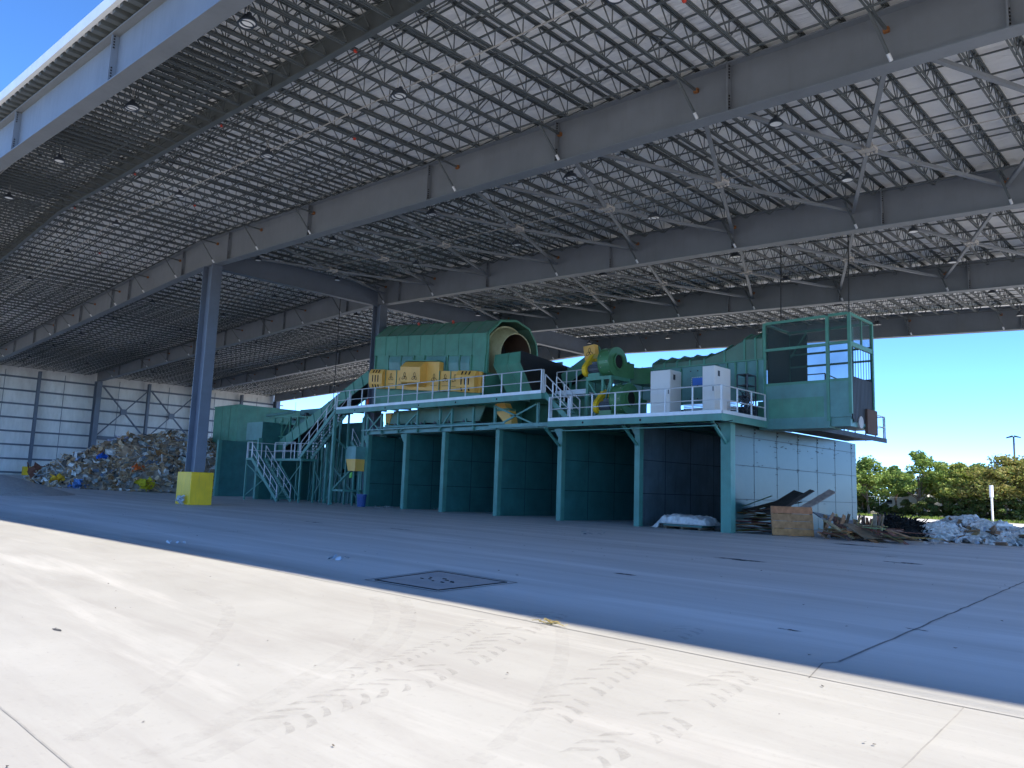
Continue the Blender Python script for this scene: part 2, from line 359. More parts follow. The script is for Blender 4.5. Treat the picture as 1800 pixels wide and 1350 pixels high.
def arc(pix,w):
    P=[gp(*p) for p in pix]; out=[]
    for i in range(len(P)-1):
        p0=P[max(0,i-1)];p1=P[i];p2=P[i+1];p3=P[min(len(P)-1,i+2)]
        for k in range(8):
            t=k/8; out.append(.5*((2*p1)+(p2-p0)*t+(2*p0-5*p1+4*p2-p3)*t*t+(3*p1-p0-3*p2+p3)*t**3))
    strip(b,[(p.x,p.y) for p in out],w,.0045)
arc([(330,1035),(385,1058),(402,1082),(372,1130),(255,1228),(120,1310)],.16)
arc([(660,1050),(672,1082),(650,1122),(540,1192),(380,1278),(220,1345)],.20)
arc([(706,1050),(718,1080),(700,1125),(600,1200),(470,1275),(330,1345)],.20)
arc([(985,1095),(988,1150),(960,1220),(890,1300),(830,1345)],.14)
tag(b.build('tyre_arcs','skid',None,(0,0,0)),kind='structure')
b=MB()
for c,rx,ry in ((gp(1300,984),.8,.22),(gp(1590,990),.55,.2),(gp(1560,978),.3,.12),(gp(1100,1010),.3,.1),(gp(1390,1108),.16,.05),(gp(1610,1107),.16,.05),(gp(100,1107),.12,.03),(gp(550,918),.7,.12),(gp(700,930),.9,.1),(gp(1500,958),1.2,.3)):
    n=14; b.add([(c.x+rx*math.cos(6.283*i/n)*U(.6,1.2),c.y+ry*math.sin(6.283*i/n)*U(.6,1.2),.0045) for i in range(n)],[tuple(range(n))])
tag(b.build('dark_spills','wet',None,(0,0,0)),kind='structure')
# in-ground pit cover
pc=[V((-10.72,7.79,0)),V((-9.23,7.89,0)),V((-9.4,9.55,0)),V((-11.2,9.57,0))]
pt=thing('pit_cover','square steel pit cover set flush in the shaded concrete near the shadow edge','cover',(-10.1,8.7,0))
b=MB(); b.add([(p.x,p.y,.006) for p in pc],[(0,1,2,3)]); b.build('plate','pitplate',pt)
b=MB()
for i in range(4): b.bar(pc[i]+V((0,0,.006)),pc[(i+1)%4]+V((0,0,.006)),.035,.012)
b.build('frame','dark',pt)
cx=sum(pc,V())/4; o_=[cx+(p-cx)*1.16 for p in pc]
b=MB(); strip(b,[(p.x,p.y) for p in o_+[o_[0]]],.025,.0065); b.build('outer_groove','dark',pt)
b=MB()
for k in range(9): 
    p=cx+V((U(-.35,.35),U(-.2,.2),.02)); b.box(p.x-.03,p.y-.012,.0125,p.x+U(.01,.06),p.y+.012,.022)
b.build('dirt_clod','dark',pt)

# ------------------------------------------------------------------ the steel hall
XR=-45.5; XL=-104.; XE=12.5
def zt(x): return 15.98-.056*(x-XR) if x>XR else 15.98-.033*(XR-x)
def zb(x): return 14.13-.049*(x+44) if x>-46 else 14.2-.0235*(-46-x)
def f0(x): return 6.9+.045*(x+17.4)+.25
FY=[None,19.1,31.4,43.8,55.6]
hall=thing('steel_hall','huge open-sided grey steel hall with white lined roof on bar joists over the plant','hall',(-44.4,19.1,0))
def fy(k,x): return f0(x) if k==0 else FY[k]
# roof deck
b=MB(); xs=[XL-.3]+[XL+(XR-XL)*i/30 for i in range(1,31)]+[XR+(XE-XR)*i/36 for i in range(1,37)]
for a,c in zip(xs[:-1],xs[1:]):
    lo=[(a,f0(a)-.62,zt(a)+.20),(c,f0(c)-.62,zt(c)+.20),(c,56.4,zt(c)+.20),(a,56.4,zt(a)+.20)]
    up=[(p[0],p[1],p[2]+.16) for p in lo]; b.hexa(lo,up)
roof=b.build('roof','roof',hall)
b=MB(); rf=MB()
for x0,x1 in ((XL-.3,XR),(XR,XE)):
    for (ya,yb,yo) in ((f0(x0)-.62,f0(x1)-.62,-.14),):
        A=[(x0,ya+yo,zt(x0)+.12),(x0,ya-.003,zt(x0)+.12),(x0,ya-.003,zt(x0)+.50),(x0,ya+yo,zt(x0)+.50)]
        B=[(x1,yb+yo,zt(x1)+.12),(x1,yb-.003,zt(x1)+.12),(x1,yb-.003,zt(x1)+.50),(x1,yb+yo,zt(x1)+.50)]; b.loft(A,B)
    rf.hexa([(x0,56.403,zt(x0)+.1),(x1,56.403,zt(x1)+.1),(x1,56.52,zt(x1)+.1),(x0,56.52,zt(x0)+.1)],[(x0,56.403,zt(x0)+.5),(x1,56.403,zt(x1)+.5),(x1,56.52,zt(x1)+.5),(x0,56.52,zt(x0)+.5)])
b.build('fascia','trim',roof); rf.build('fascia','trim',roof)
# joist ends poking out over the front beam
b=MB(); x=XE-.3
while x>XL:
    y=f0(x); b.box(x-.11,y-.60,zt(x)+.03,x+.11,y+.1,zt(x)+.19); x-=.54
b.build('joist_ends','joist',roof)
# frames
JX=[]; k=-24
x=-6.1
while x<XE-1: x+=1.08
while x>XL+.5: JX.append(round(x,3)); x-=1.08
BRX=[-6.1-5.4*i for i in range(-4,18)]
STX=[11,4,-3.5,-10.4,-17,-24,-33.4,-42.2,-48.6,-57.9,-61.4,-68.7,-75.5,-82,-89,-96]
FW=.25
def secpt(k,x,dy,z): return (x,fy(k,x)+dy,z)
for k in range(5):
    b=MB()
    for x0,x1,n in ((XL,-46,1),(-46,XE,1)):
        for (y0,y1,zf,zg) in ((-FW,FW,lambda x:zb(x),lambda x:zb(x)+.035),(-FW,FW,lambda x:zt(x)-.035,lambda x:zt(x)),(-.012,.012,lambda x:zb(x)+.036,lambda x:zt(x)-.036)):
            A=[secpt(k,x0,y0,zf(x0)),secpt(k,x0,y1,zf(x0)),secpt(k,x0,y1,zg(x0)),secpt(k,x0,y0,zg(x0))]
            xm=XR if False else None
            B=[secpt(k,x1,y0,zf(x1)),secpt(k,x1,y1,zf(x1)),secpt(k,x1,y1,zg(x1)),secpt(k,x1,y0,zg(x1))]
            b.loft(A,B)
    bm=b.build('roof_beam','steelgrey',hall)
    for x in STX:
        y=fy(k,x); b=MB()
        for s in (-1,1):
            b.cur=0; b.box(x-.02,min(y+s*.014,y+s*.22),zb(x)+.037,x+.02,max(y+s*.014,y+s*.22),zt(x)-.06)
            if s<0:
                b.cur=1
                for dz in list(np.arange(.12,.5,.09))+list(np.arange(-.5,-.1,.09)):
                    z=(zb(x) if dz>0 else zt(x))+dz
                    b.box(x+.02,y-.17,z,x+.05,y-.13,z+.035)
        b.build('stiffener',['steelgrey','dark'],bm)
    # flange braces with bright end sleeves and the extended bottom chords with rusty shoes
    for x in BRX:
        if not XL<x<XE: continue
        y=fy(k,x)
        for s in (-1,1):
            if k==0 and s<0: continue
            if k==4 and s>0: continue
            if R_.random()<.12 and k: continue
            b=MB(); top=V((x-.05,y+s*1.05,zt(x)-.50)); bot=V((x+.15,y+s*.24,zb(x)+.03))
            b.bar(top,bot,.07,.05); d=(bot-top).normalized(); b.cur=1; b.tube(bot-d*.2,bot-d*.0,.05,8); b.cur=0
            b.bar((x,y+s*1.0,zt(x)-.47),(x,y+s*.06,zt(x)-.50),.07,.06); b.cur=2
            b.box(x-.07,min(y+s*.02,y+s*.12),zt(x)-.57,x+.07,max(y+s*.02,y+s*.12),zt(x)-.44)
            b.build('flange_brace',['joist','galv','rustspot'],bm)
# interior columns, ridge girders, wall columns
def hcol(x,y,z0,z1,a=1.2,w=.62):
    b=MB(); 
    for s in (-1,1): b.box(x+s*a/2-.03,y-w/2,z0,x+s*a/2+.03,y+w/2,z1)
    b.box(x-a/2+.031,y-.02,z0,x+a/2-.031,y+.02,z1); return b
for k in (1,2,3,4): hcol(-44.4 if k!=2 else -44.5,FY[k],0,zb(-44.4)-.003,1.2 if k!=2 else .85).build('column','colsteel',hall)
for a,c in ((1,2),(2,3),(3,4)):
    b=MB(); y0=FY[a]+.33; y1=FY[c]-.33
    b.box(-44.62,y0,13.98,-44.18,y1,14.02); b.box(-44.62,y0,15.30,-44.18,y1,15.34); b.box(-44.415,y0,14.021,-44.385,y1,15.299)
    b.build('ridge_girder','colsteel',hall)
for x in (-16.5,12.):   # the row of columns that carries the rear beam, and the right-hand end
    pass
for y,a in ((6.,.9),(19.1,.95),(31.4,.95),(43.8,.95),(55.6,.95)): hcol(-103.2,y,gz(-103),zb(-103.5)-.003,a,.6).build('column','colsteel',hall)
for y in (12.5,25.,37.6,50.3): hcol(-103.5,y,gz(-103),13.3,.45,.3).build('wind_column','colsteel',hall)
b=MB(); b.box(-104.35,3,.9,-104.15,56.3,14.23); b.build('wall_sheeting','wall',hall)
b=MB()
for z in (1.35,2.92,4.55,6.1,7.7,9.3,10.9,12.45):
    b.box(-104.149,3,z-.10,-103.95,57.1,z+.10)
for y in np.arange(6,57,6.25)+3.1: b.bar((-103.93,y,1.2),(-103.93,y,13.2),.05)
b.build('girts','colsteel',hall)
b=MB()
for y0,y1 in ((31.9,37.4),(37.8,43.5)):
    b.tube((-103.2,y0,12.4),(-103.2,y1,6.3),.11,8); b.tube((-103.35,y1,12.3),(-103.35,y0,6.3),.08,8)
    ym=(y0+y1)/2; b.box(-103.45,ym-.35,9.0,-103.1,ym+.35,9.7)
b.box(-103.6,31.9,5.7,-103.2,56,6.15)
b.build('wall_bracing','colsteel',hall)
# joists
def joist(b,x,y0,y1,ext=False,p=1.05):
    zt0=zt(x)+.185; zb0=zt(x)-.49; L=y1-y0
    for s in (-1,1):
        b.bar((x+s*.045,y0-.05,zt0-.03),(x+s*.045,y1+.05,zt0-.03),.046,.05)
        b.bar((x+s*.042,y0+(.95),zb0),(x+s*.042,y1-.95,zb0),.042,.05)
    n=max(2,round((L-1.9)/p)); q=(L-1.9)/n; B=[y0+.95+q*i for i in range(n+1)]
    for i,yb in enumerate(B):
        b.bar((x,yb,zb0),(x,yb,zt0-.03),.024)
        if i<n:
            ym=yb+q/2; b.bar((x,yb,zb0),(x,ym,zt0-.03),.027); b.bar((x,ym,zt0-.03),(x,B[i+1],zb0),.027)
    b.bar((x,B[0],zb0),(x,y0+.1,zt0-.05),.04); b.bar((x,B[-1],zb0),(x,y1-.1,zt0-.05),.04)
count=0; mass=MB(); jobs=[]
for x in JX:
    for k in range(4): jobs.append((x,fy(k,x),fy(k+1,x),k,0))
    if x<12: jobs.append((x-.54,fy(0,x-.54),11.0,0,1))
def near(j):
    x,y=j[0],(j[1]+j[2])/2
    f=(-x+y)/1.414; side=abs((x+y)/1.414)
    return math.hypot(x,y)+ (60 if f<4 or side>f*.85 else 0)
jobs.sort(key=near)
for i,(x,y0,y1,k,half) in enumerate(jobs):
    if i<98:
        b=MB(); joist(b,x,y0,y1,p=.8 if half else 1.05); b.build('joist','joist',hall)
    else: joist(mass,x,y0,y1,p=.8 if half else 1.05)
tag(mass.build('joist_rows','joist',hall),kind='stuff')
# header beam that carries the short front joists, bridging lines, conduits
def along(b,y,dz,w,h,x0=XL,x1=XE-1):
    b.bar((x0,y,zt(x0)+dz),(XR,y,zt(XR)+dz),w,h); b.bar((XR,y,zt(XR)+dz),(x1,y,zt(x1)+dz),w,h)
b=MB(); along(b,11.03,-.20,.07,.62); along(b,11.03,-.53,.20,.05); along(b,11.03,.10,.20,.05)
b.build('header_beam','joist',hall)
b=MB(); along(b,11.32,-.54,.035,.035); along(b,11.42,-.54,.03,.03)
for k in range(4):
    y0=8.0 if k==0 else FY[k]; y1=FY[k+1]; 
    for i,u in enumerate((.16,.30,.46,.60,.76,.88)):
        y=y0+(y1-y0)*u
        if k==0 and abs(y-11)<.6: y+=.9
        along(b,y,-.525 if i%2 else -.46,.04,.045); along(b,y,.10,.04,.04)
        if i in (1,4):
            for j in range(0,len(JX)-1,7):
                xa,xb=JX[j],JX[j+1]; b.bar((xa,y,zt(xa)-.47),(xb,y,zt(xb)+.08),.035); b.bar((xa,y,zt(xa)+.08),(xb,y,zt(xb)-.47),.035)
b.build('bridging','joist',hall)
b=MB()
for y in (7.35,13.55,25.2+.5,37.7,50.6): along(b,y,-.56,.03,.03)
x=JX[10]
b.build('white_conduit','hub',hall)
b=MB()
for y in (11.3,14.9):
    for j in range(20,60,13 if y!=11.3 else 8):
        x=JX[j]; b.box(x-.04,y-.04,zt(x)-.58,x+.04,y+.04,zt(x)-.50)
b.build('red_hanger_tags','red',hall)
# horizontal cross bracing with pale hub plates
for k in (1,2):
    ym=(FY[k]+FY[k+1])/2; xs=[b_ for b_ in BRX if -46<b_<XE-2]
    for xa,xb in zip(xs[:-1],xs[1:]):
        xm=(xa+xb)/2; zm=zb(xm)+.72; c=V((xm,ym,zm)); b=MB(); b.cur=0
        for (x,y,kk) in ((xa,FY[k]+.2,k),(xb,FY[k]+.2,k),(xa,FY[k+1]-.2,k),(xb,FY[k+1]-.2,k)):
            q=V((x,y,zb(x)+.75)); b.bar(c+(q-c).normalized()*.2,q,.13,.11)
        cb=b.build('cross_brace','steelgrey',hall); h=MB()
        h.box(xm-.26,ym-.22,zm-.04,xm+.26,ym+.22,zm+.04)
        for dx in (-.2,-.07,.07,.2):
            for dy in (-.22,.22): h.box(xm+dx-.03,ym+dy-.05,zm-.11,xm+dx+.03,ym+dy+.05,zm+.11)
        h.build('hub_plate','hub',cb)
# hanging round lamps
rows=[(8.05,'the front roof beam'),(12.9,'the first bay beyond the header beam'),(20.9,'the second roof beam'),(26.4,'the first row of cross braces'),(33.4,'the third roof beam'),(38.9,'the second row of cross braces'),(46.,'the fourth roof beam'),(52.4,'the rear roof beam')]
LX=[-9.5+8.15*i for i in range(-2,1)][::-1]+[-17.5-8.15*i for i in range(0,10)]
lampbase=None
def lampmesh(t):
    b=MB(); b.tube((0,0,.0),(0,0,-.12),.19,16,.25); b.tube((0,0,.0),(0,0,.16),.10,10,.07); b.ring((0,0,-.17),(0,0,1),.205,.255,.05,20); b.build('housing','motor',t,org=(0,0,0))
    b=MB(); b.tube((0,0,-.125),(0,0,-.155),.20,18); b.build('lens','lamplens',t,org=(0,0,0))
    b=MB(); b.tube((0,0,.16),(0,0,.62),.012,5); b.build('cable','hub',t,org=(0,0,0))
for y,nm in rows:
    for x in LX:
        if lampbase is None:
            lp=thing('ceiling_lamp','','',(0,0,0)); lampmesh(lp); lampbase=lp
        else: lp=copy_tree(lampbase)
        lp.location=(x-.4,y,zt(x)-1.12); lp.scale=(.85,.85,.85)
        tag(lp,f'round white-lensed black high-bay lamp hanging beside {nm}','lamp',f'lamps hanging beside {nm}')
# long black drop cables
for px,(x,y,z0),lab in ((0,(-16.2,34.5,9.6),'thin black cable dropping from the roof to the left top corner of the mesh booth'),(1,(-12.9,34.2,9.65),'thin black cable dropping from the roof to the right top corner of the mesh booth'),(2,(-49.,30.9,6.0),'long thin black cable hanging from the roof beside the upper stair')):
    b=MB(); b.tube((x,y,z0),(x+.05,y,zt(x)-.3),.03,5); single(b,'drop_cable','black',lab,'cable',(x,y,z0))
# yellow concrete bases
def base(x,y,z,a,c,h,lab):
    b=MB(); b.box(x-a/2,y-c/2,z,x+a/2,y+c/2,z+h); single(b,'concrete_base','yellow',lab,'column base',(x,y,z),bevel=.03)
base(-44.45,19.2,0,1.9,1.3,1.85,'large yellow painted concrete block round the foot of the tall interior column')
base(-103.2,24.9,gz(-103),.9,1.1,1.0,'small distant yellow block at the foot of a slim column on the white wall')
# ------------------------------------------------------------------ bunkers
BY0=30.7
DIV=[(-43.9,45,'leftmost of the seven bunker walls in the long row, blue bin at its foot'),(-39.7,45,'dark green bunker wall second from the stairs end of the long row'),(-35.9,45,'dark green bunker wall under the pale green belt panel and yellow guards'),(-31.2,45,'dark green bunker wall under the yellow chute and cross-braced frame'),(-26.5,45,'dark green bunker wall under the left end of the lower walkway'),(-21.6,45,'dark green bunker wall beside the film-wrapped pallet under the walkway middle')]
def seams(b,x,ys,zs,y1):
    for y in ys: b.box(x,y-.012,.02,x+.006,y+.012,4.78)
    for z in zs: b.box(x,BY0+.2,z-.012,x+.0075,y1,z+.012)
for x,y1,lab in DIV:
    t=thing('bunker_wall',lab,'bunker wall',(x,BY0,0),'dark green bunker walls in the long row')
    b=MB(); b.box(x-.05,BY0+.16,0.01,x+.05,y1,4.78); pn=b.build('plate_panel','bareplate' if x>-22 else 'bunker',t)
    b=MB(); seams(b,x+.05,[BY0+2.2+2.35*i for i in range(5)],(1.55,3.15),y1); b.build('seam','dark',pn)
    b=MB(); b.box(x-.15,BY0-.15,0,x-.135,BY0+.15,4.8); b.box(x+.135,BY0-.15,0,x+.15,BY0+.15,4.8); b.box(x-.134,BY0-.15,0,x+.134,BY0-.13,4.8); b.box(x-.15,BY0-.15,4.801,x+.15,BY0+.15,4.83); b.build('post','teal',t)
    if x<-36:
        b=MB(); b.hexa([(x-.2,BY0-.16,4.3),(x+.1,BY0-.16,4.3),(x+.1,BY0-.14,4.3),(x-.2,BY0-.14,4.3)],[(x-.5,BY0-.16,4.79),(x+.1,BY0-.16,4.79),(x+.1,BY0-.14,4.79),(x-.5,BY0-.14,4.79)]); b.build('gusset','teal',t)
b=None
t=thing('bunker_wall','pale scuffed steel plate end wall of the bunker row behind the wood heap','bunker wall',(-16.9,BY0,0))
X=-16.9
b=MB(); b.box(X-.05,BY0+.16,.01,X+.05,45.2,4.78); pn=b.build('plate_panel','plate',t)
b=MB(); ys=[BY0+2.3*i for i in range(1,7)]
for y in ys: b.box(X+.05,y-.014,.02,X+.056,y+.014,4.78)
for z in (1.45,2.95,4.25): b.box(X+.05,BY0+.2,z-.014,X+.0575,45.1,z+.014)
for i in range(110):
    y=R_.choice(ys)+U(-.06,.06) if R_.random()<.5 else U(BY0+.3,45); z=U(.3,4.7) if R_.random()<.4 else R_.choice((2.95,4.25,4.0))+U(-.1,.1)
    w=U(.02,.16); b.box(X+.05,y-w,z-.014,X+.0588,y+w*U(.3,1),z+U(.005,.03))
b.build('seam','seam',pn)
b=MB(); 
for y in ys: 
    for z in (4.45,4.6): b.box(X+.051,y+.05,z,X+.07,y+.12,z+.07)
b.build('bolts','dark',t)
b=MB(); b.box(X-.24,BY0-.2,0,X+.24,BY0-.17,4.9); b.box(X-.24,BY0-.169,0,X-.21,BY0+.2,4.9); b.box(X+.21,BY0-.169,0,X+.24,BY0+.2,4.9); b.box(X-.24,BY0-.2,4.901,X+.24,BY0+.2,4.93); b.box(X-.245,BY0-.206,3.74,X+.245,BY0-.201,3.8); b.build('post','teal',t)
for x,y1,lab in ((-64.3,43,'dark green bunker wall left of the small stair, its front post nearest the yellow block'),(-57.2,35.5,'dark blue-green bunker wall just left of the lower stair flight')):
    t=thing('bunker_wall',lab,'bunker wall',(x,29.6,0),'bunker walls left of the stairs')
    b=MB(); b.box(x-.05,29.76,.01,x+.05,y1,4.78); b.build('plate_panel','bunker',t)
    b=MB(); b.box(x-.15,29.45,0,x+.15,29.75,4.8); b.build('post','teal',t)
# ------------------------------------------------------------------ rails, stairs, walkways
def rail(b,p,q,n,h=1.2,mid=True,r=.03,low=None):
    p=V(p);q=V(q); up=V((0,0,h))
    for i in range(n+1):
        a=p.lerp(q,i/n); b.bar(a-V((0,0,.12)),a+up,.055,.055)
    b.tube(p+up,q+up,r,6)
    if mid: b.tube(p+up*.5,q+up*.5,r*.85,6)
def stair(name,lab,top,bot,width,mat='teal',n=None,rails=(1,1),cat='stairs',toprail=True,post=4):
    top=V(top);bot=V(bot); t=thing(name,lab,cat,tuple(bot)); d=bot-top; hd=V((d.x,d.y,0)).normalized(); s=V((-hd.y,hd.x,0)); w=width/2
    for k in (-1,1):
        b=MB(); b.bar(top+s*k*w,bot+s*k*w,.06,.26); b.build('stringer',mat,t)
    n=n or max(3,int(abs(d.z)/.19)); b=MB()
    for i in range(1,n):
        c=top+d*(i/n); b.hexa([c-s*(w-.04)-hd*.13-V((0,0,.02)),c+s*(w-.04)-hd*.13-V((0,0,.02)),c+s*(w-.04)+hd*.13-V((0,0,.02)),c-s*(w-.04)+hd*.13-V((0,0,.02))],[c-s*(w-.04)-hd*.13+V((0,0,.02)),c+s*(w-.04)-hd*.13+V((0,0,.02)),c+s*(w-.04)+hd*.13+V((0,0,.02)),c-s*(w-.04)+hd*.13+V((0,0,.02))])
    b.build('treads',mat,t)
    for k,on in zip((-1,1),rails):
        if not on: continue
        b=MB(); o=s*k*w
        rail(b,top+o+d*.02,bot+o-d*.03,post,1.05); b.build('handrail','galv',t)
    return t
stair('lower_stair','lower green steel stair flight with white handrails reaching the floor',(-55.3,28.6,3.15),(-51.0,28.6,.05),1.1)
t=stair('upper_stair','long upper green stair flight rising to the high walkway beside the belt housing',(-46.0,29.75,6.5),(-50.4,29.75,3.2),1.0)
t=stair('link_stair','short green stair with white handrails joining the high and low walkways',(-26.7,29.9,6.5),(-25.0,29.9,5.08),.9,post=3)
t=stair('rear_stair','shadowed green stair flight behind the tall walkway posts',(-49.0,33.2,4.6),(-44.6,33.2,.1),1.0)
t=thing('stair_landing','green steel stair landing on braced legs between the two flights','landing',(-53,29.6,0))
b=MB(); b.box(-56.2,28.05,3.0,-55.31,30.5,3.16); b.box(-55.3,29.2,3.0,-50.0,30.5,3.16); b.build('deck','teal',t)
for p in ((-56.1,28.1),(-56.1,30.4),(-50.1,29.25),(-50.1,30.4),(-53,29.25)):
    b=MB(); b.bar((*p,0),(*p,2.998),.12); b.build('leg','teal',t)
b=MB(); b.bar((-56.1,28.12,.3),(-53,29.2,2.6),.06); b.bar((-56.1,28.12,2.7),(-53,29.25,.4),.06); b.bar((-53,29.25,.4),(-50.1,29.25,2.7),.06); b.bar((-53,29.25,2.7),(-50.1,29.25,.4),.06); b.build('brace','teal',t)
b=MB(); rail(b,(-56.15,30.45,3.16),(-50.1,30.45,3.16),5); rail(b,(-56.15,28.18,3.16),(-56.15,30.37,3.16),2); rail(b,(-56.15,28.1,3.16),(-55.4,28.1,3.16),1); rail(b,(-54.0,29.25,3.16),(-51.1,29.25,3.16),2); b.build('handrail','galv',t)
def walkway(name,lab,x0,x1,y0,y1,z,rails,holes=True):
    t=thing(name,lab,'walkway',((x0+x1)/2,y0,z))
    b=MB(); b.box(x0+.1,y0+.1,z-.06,x1-.1,y1,z); b.build('deck','teal',t)
    b=MB(); b.box(x0,y0,z-.30,x1,y0+.08,z+.02); b.box(x0,y0+.081,z-.30,x0+.08,y1,z+.02); b.box(x1-.08,y0+.081,z-.30,x1,y1,z+.02); b.build('edge_channel','teal',t)
    for i in range(int((x1-x0)/1.3)+1):
        x=x0+.4+1.3*i; b=MB()
        if x<x1-.2: b.bar((x,y0+.1,z-.16),(x,y1,z-.16),.08,.16); b.build('floor_joist','green',t)
    for i in range(int((x1-x0)/2.6)): 
        b=MB(); x=x0+.4+2.6*i; b.bar((x,y0+.15,z-.2),(min(x+1.3,x1-.1),y1-.1,z-.2),.05); b.build('floor_brace','green',t)
    b=MB(); b.box(x0+.02,y0-.012,z+.0,x1-.02,y0-.002,z+.16); 
    for r in rails: 
        if r[0]=='toe': b.box(*r[1])
    b.build('toe_board','galv',t)
    b=MB()
    for r in rails:
        if r[0]=='rail': rail(b,*r[1:])
    b.build('handrail','galv',t)
    if holes:
        b=MB()
        for i in range(int((x1-x0)/3.4)): b.tube((x0+2.3+3.4*i,y0-.004,z-.14),(x0+2.3+3.4*i,y0+.01,z-.14),.06,10)
        b.build('bolt_hole','dark',t)
    return t
w1=walkway('high_walkway','long high green walkway with white railing in front of the drum screen',-45.9,-26.7,29.2,30.35,6.52,
   [('rail',(-45.85,29.24,6.52),(-26.75,29.24,6.52),13,1.25),('rail',(-26.75,29.32,6.52),(-26.75,29.42,6.52),1,1.25),('rail',(-45.85,30.2,6.52),(-45.85,30.32,6.52),1,1.25)])
w2=walkway('low_walkway','lower green walkway with white railing carrying blowers and two white cabinets',-26.2,-16.35,29.2,35.9,5.03,
   [('rail',(-26.15,29.24,5.03),(-16.4,29.24,5.03),7,1.22),('rail',(-16.4,29.32,5.03),(-16.4,33.2,5.03),3,1.22),('rail',(-26.15,29.32,5.03),(-26.15,29.42,5.03),1,1.22),('toe',(-16.345,29.25,5.04,-16.335,33.2,5.18))])
for x in (-26.5,-21.6,-16.9):
    b=MB(); b.bar((x+.02,BY0-.2,3.85),(x-.0,29.35,4.72),.11,.11); b.build('bracket','teal',w2)
    b=MB(); b.hexa([(x-.16,BY0-.17,4.35),(x+.12,BY0-.17,4.35),(x+.12,BY0-.155,4.35),(x-.16,BY0-.155,4.35)],[(x-.42,BY0-.17,4.74),(x+.12,BY0-.17,4.74),(x+.12,BY0-.155,4.74),(x-.42,BY0-.155,4.74)]); b.build('gusset','bluegrey',w2)
# supports under the high walkway
st=thing('support_frame','open teal steel support frame of posts and braces under the high walkway','support frame',(-36,30.6,4.8))
for x in (-43.6,-42.0,-40.2,-38.2,-36.0,-34.9,-33.0,-31.2,-27.9):
    b=MB(); b.bar((x,30.3,4.86),(x,30.3,6.2),.13); b.build('post','teal',st)
for a,c,u,d in ((-38.2,-39.9,6.1,4.95),(-34.9,-36.,6.1,4.95),(-31.2,-27.9,6.15,4.95),(-27.9,-31.2,6.15,4.95),(-43.6,-42.,6.1,4.95),(-42.,-43.6,6.1,4.95)):
    b=MB(); b.bar((a,30.28,u),(c,30.28,d),.09); b.build('brace','teal',st)
b=MB(); b.box(-43.9,30.4,4.84,-26.6,30.62,5.06); b.box(-43.9,33.6,4.84,-26.6,33.8,5.1); b.bar((-31.6,30.25,5.0),(-26.4,30.25,5.0),.1,.2); b.build('sill_beam','bluegrey',st)
b=MB(); b.bar((-44,30.1,5.1),(-30.2,30.1,5.16),.05,.09); b.bar((-42,30.0,5.25),(-36,30.0,5.2),.05,.05); b.tube((-41.5,30.2,5.35),(-31,30.2,5.12),.05,6); b.build('conduit','bluegrey',st)
for p in ((-46.0,29.25),(-46.2,31.8),(-49.3,30.9),(-47.5,32.6),(-45.2,31.2)):
    b=MB(); b.bar((*p,0),(*p,6.2 if p[0]>-47.3 else 4.4),.20,.20); b.build('tall_post','teal',st)
b=MB()
for p,q in (((-46,29.3,.9),(-46.2,31.8,3.2)),((-46.,29.3,4.6),(-46.2,31.8,2.9)),((-46,29.3,1.0),(-44.9,30.6,3.0)),((-46.2,31.8,.3),(-44.9,31.2,3.4)),((-49.3,30.9,.3),(-47.5,32.6,3.2)),((-49.3,30.9,3.2),(-47.5,32.6,.3)),((-45.2,31.2,3.6),(-46.2,31.8,5.8)),((-52,31.5,.3),(-50,31.5,2.6)),((-52,31.5,2.6),(-50,31.5,.3))): b.bar(p,q,.09)
b.box(-46.0,29.3,.95,-44.6,31.2,1.08); b.build('lower_brace','teal',st)
# ------------------------------------------------------------------ drum screen
TS=.091
def tz(x,z): return z+TS*(-32.2-x)
HOOD=[(30.40,8.15),(30.40,9.22),(30.40,10.54),(31.42,11.47),(32.75,11.70),(33.95,11.38),(34.62,10.54),(34.75,9.9),(34.75,8.15)]
dr=thing('drum_screen','big green drum screen under a faceted green hood with its open mouth facing right','drum screen',(-38,32.6,4.9))
HX0,HX1=-43.35,-32.2
def slab(b,p,q,x0,x1,th,off=0.):   # one hood facet between two profile points
    dy,dz=q[0]-p[0],q[1]-p[1]; l=math.hypot(dy,dz); n=(dz/l,-dy/l)  # outward for this winding
    a=[(x0,p[0]-n[0]*off*-1,tz(x0,p[1])),]
    P=[(p[0]-n[0]*off,p[1]-n[1]*off),(q[0]-n[0]*off,q[1]-n[1]*off),(q[0]-n[0]*(off-th),q[1]-n[1]*(off-th)),(p[0]-n[0]*(off-th),p[1]-n[1]*(off-th))]
    b.loft([(x0,y,tz(x0,z)) for y,z in P],[(x1,y,tz(x1,z)) for y,z in P])
b=MB()
slab(b,HOOD[1],HOOD[2],HX0,HX1,.05,.05); slab(b,HOOD[0],HOOD[1],HX0,HX1,.05,.0); b.build('side_panels','green',dr)
b=MB()
for i in range(2,8): slab(b,HOOD[i],HOOD[i+1],HX0,HX1,.05)
b.build('hood_roof','greenroof',dr)
NP=9
for i in range(NP+1):
    b=MB(); x=HX0+(HX1-HX0)*i/NP; x=min(max(x,HX0+.02),HX1-.02)
    for j in range(2,7): slab(b,HOOD[j],HOOD[j+1],x-.022,x+.022,.05,.045)
    slab(b,HOOD[1],HOOD[2],x-.018,x+.018,.05,.075); b.build('hood_rib','green',dr)
for x in (-43.2,-41.7,-40.3,-39.0,-37.9,-35.6,-34.5,-33.5,-32.3): b=MB(); slab(b,HOOD[0],HOOD[1],x-.045,x+.045,.10,.10); b.build('side_rib','green',dr)
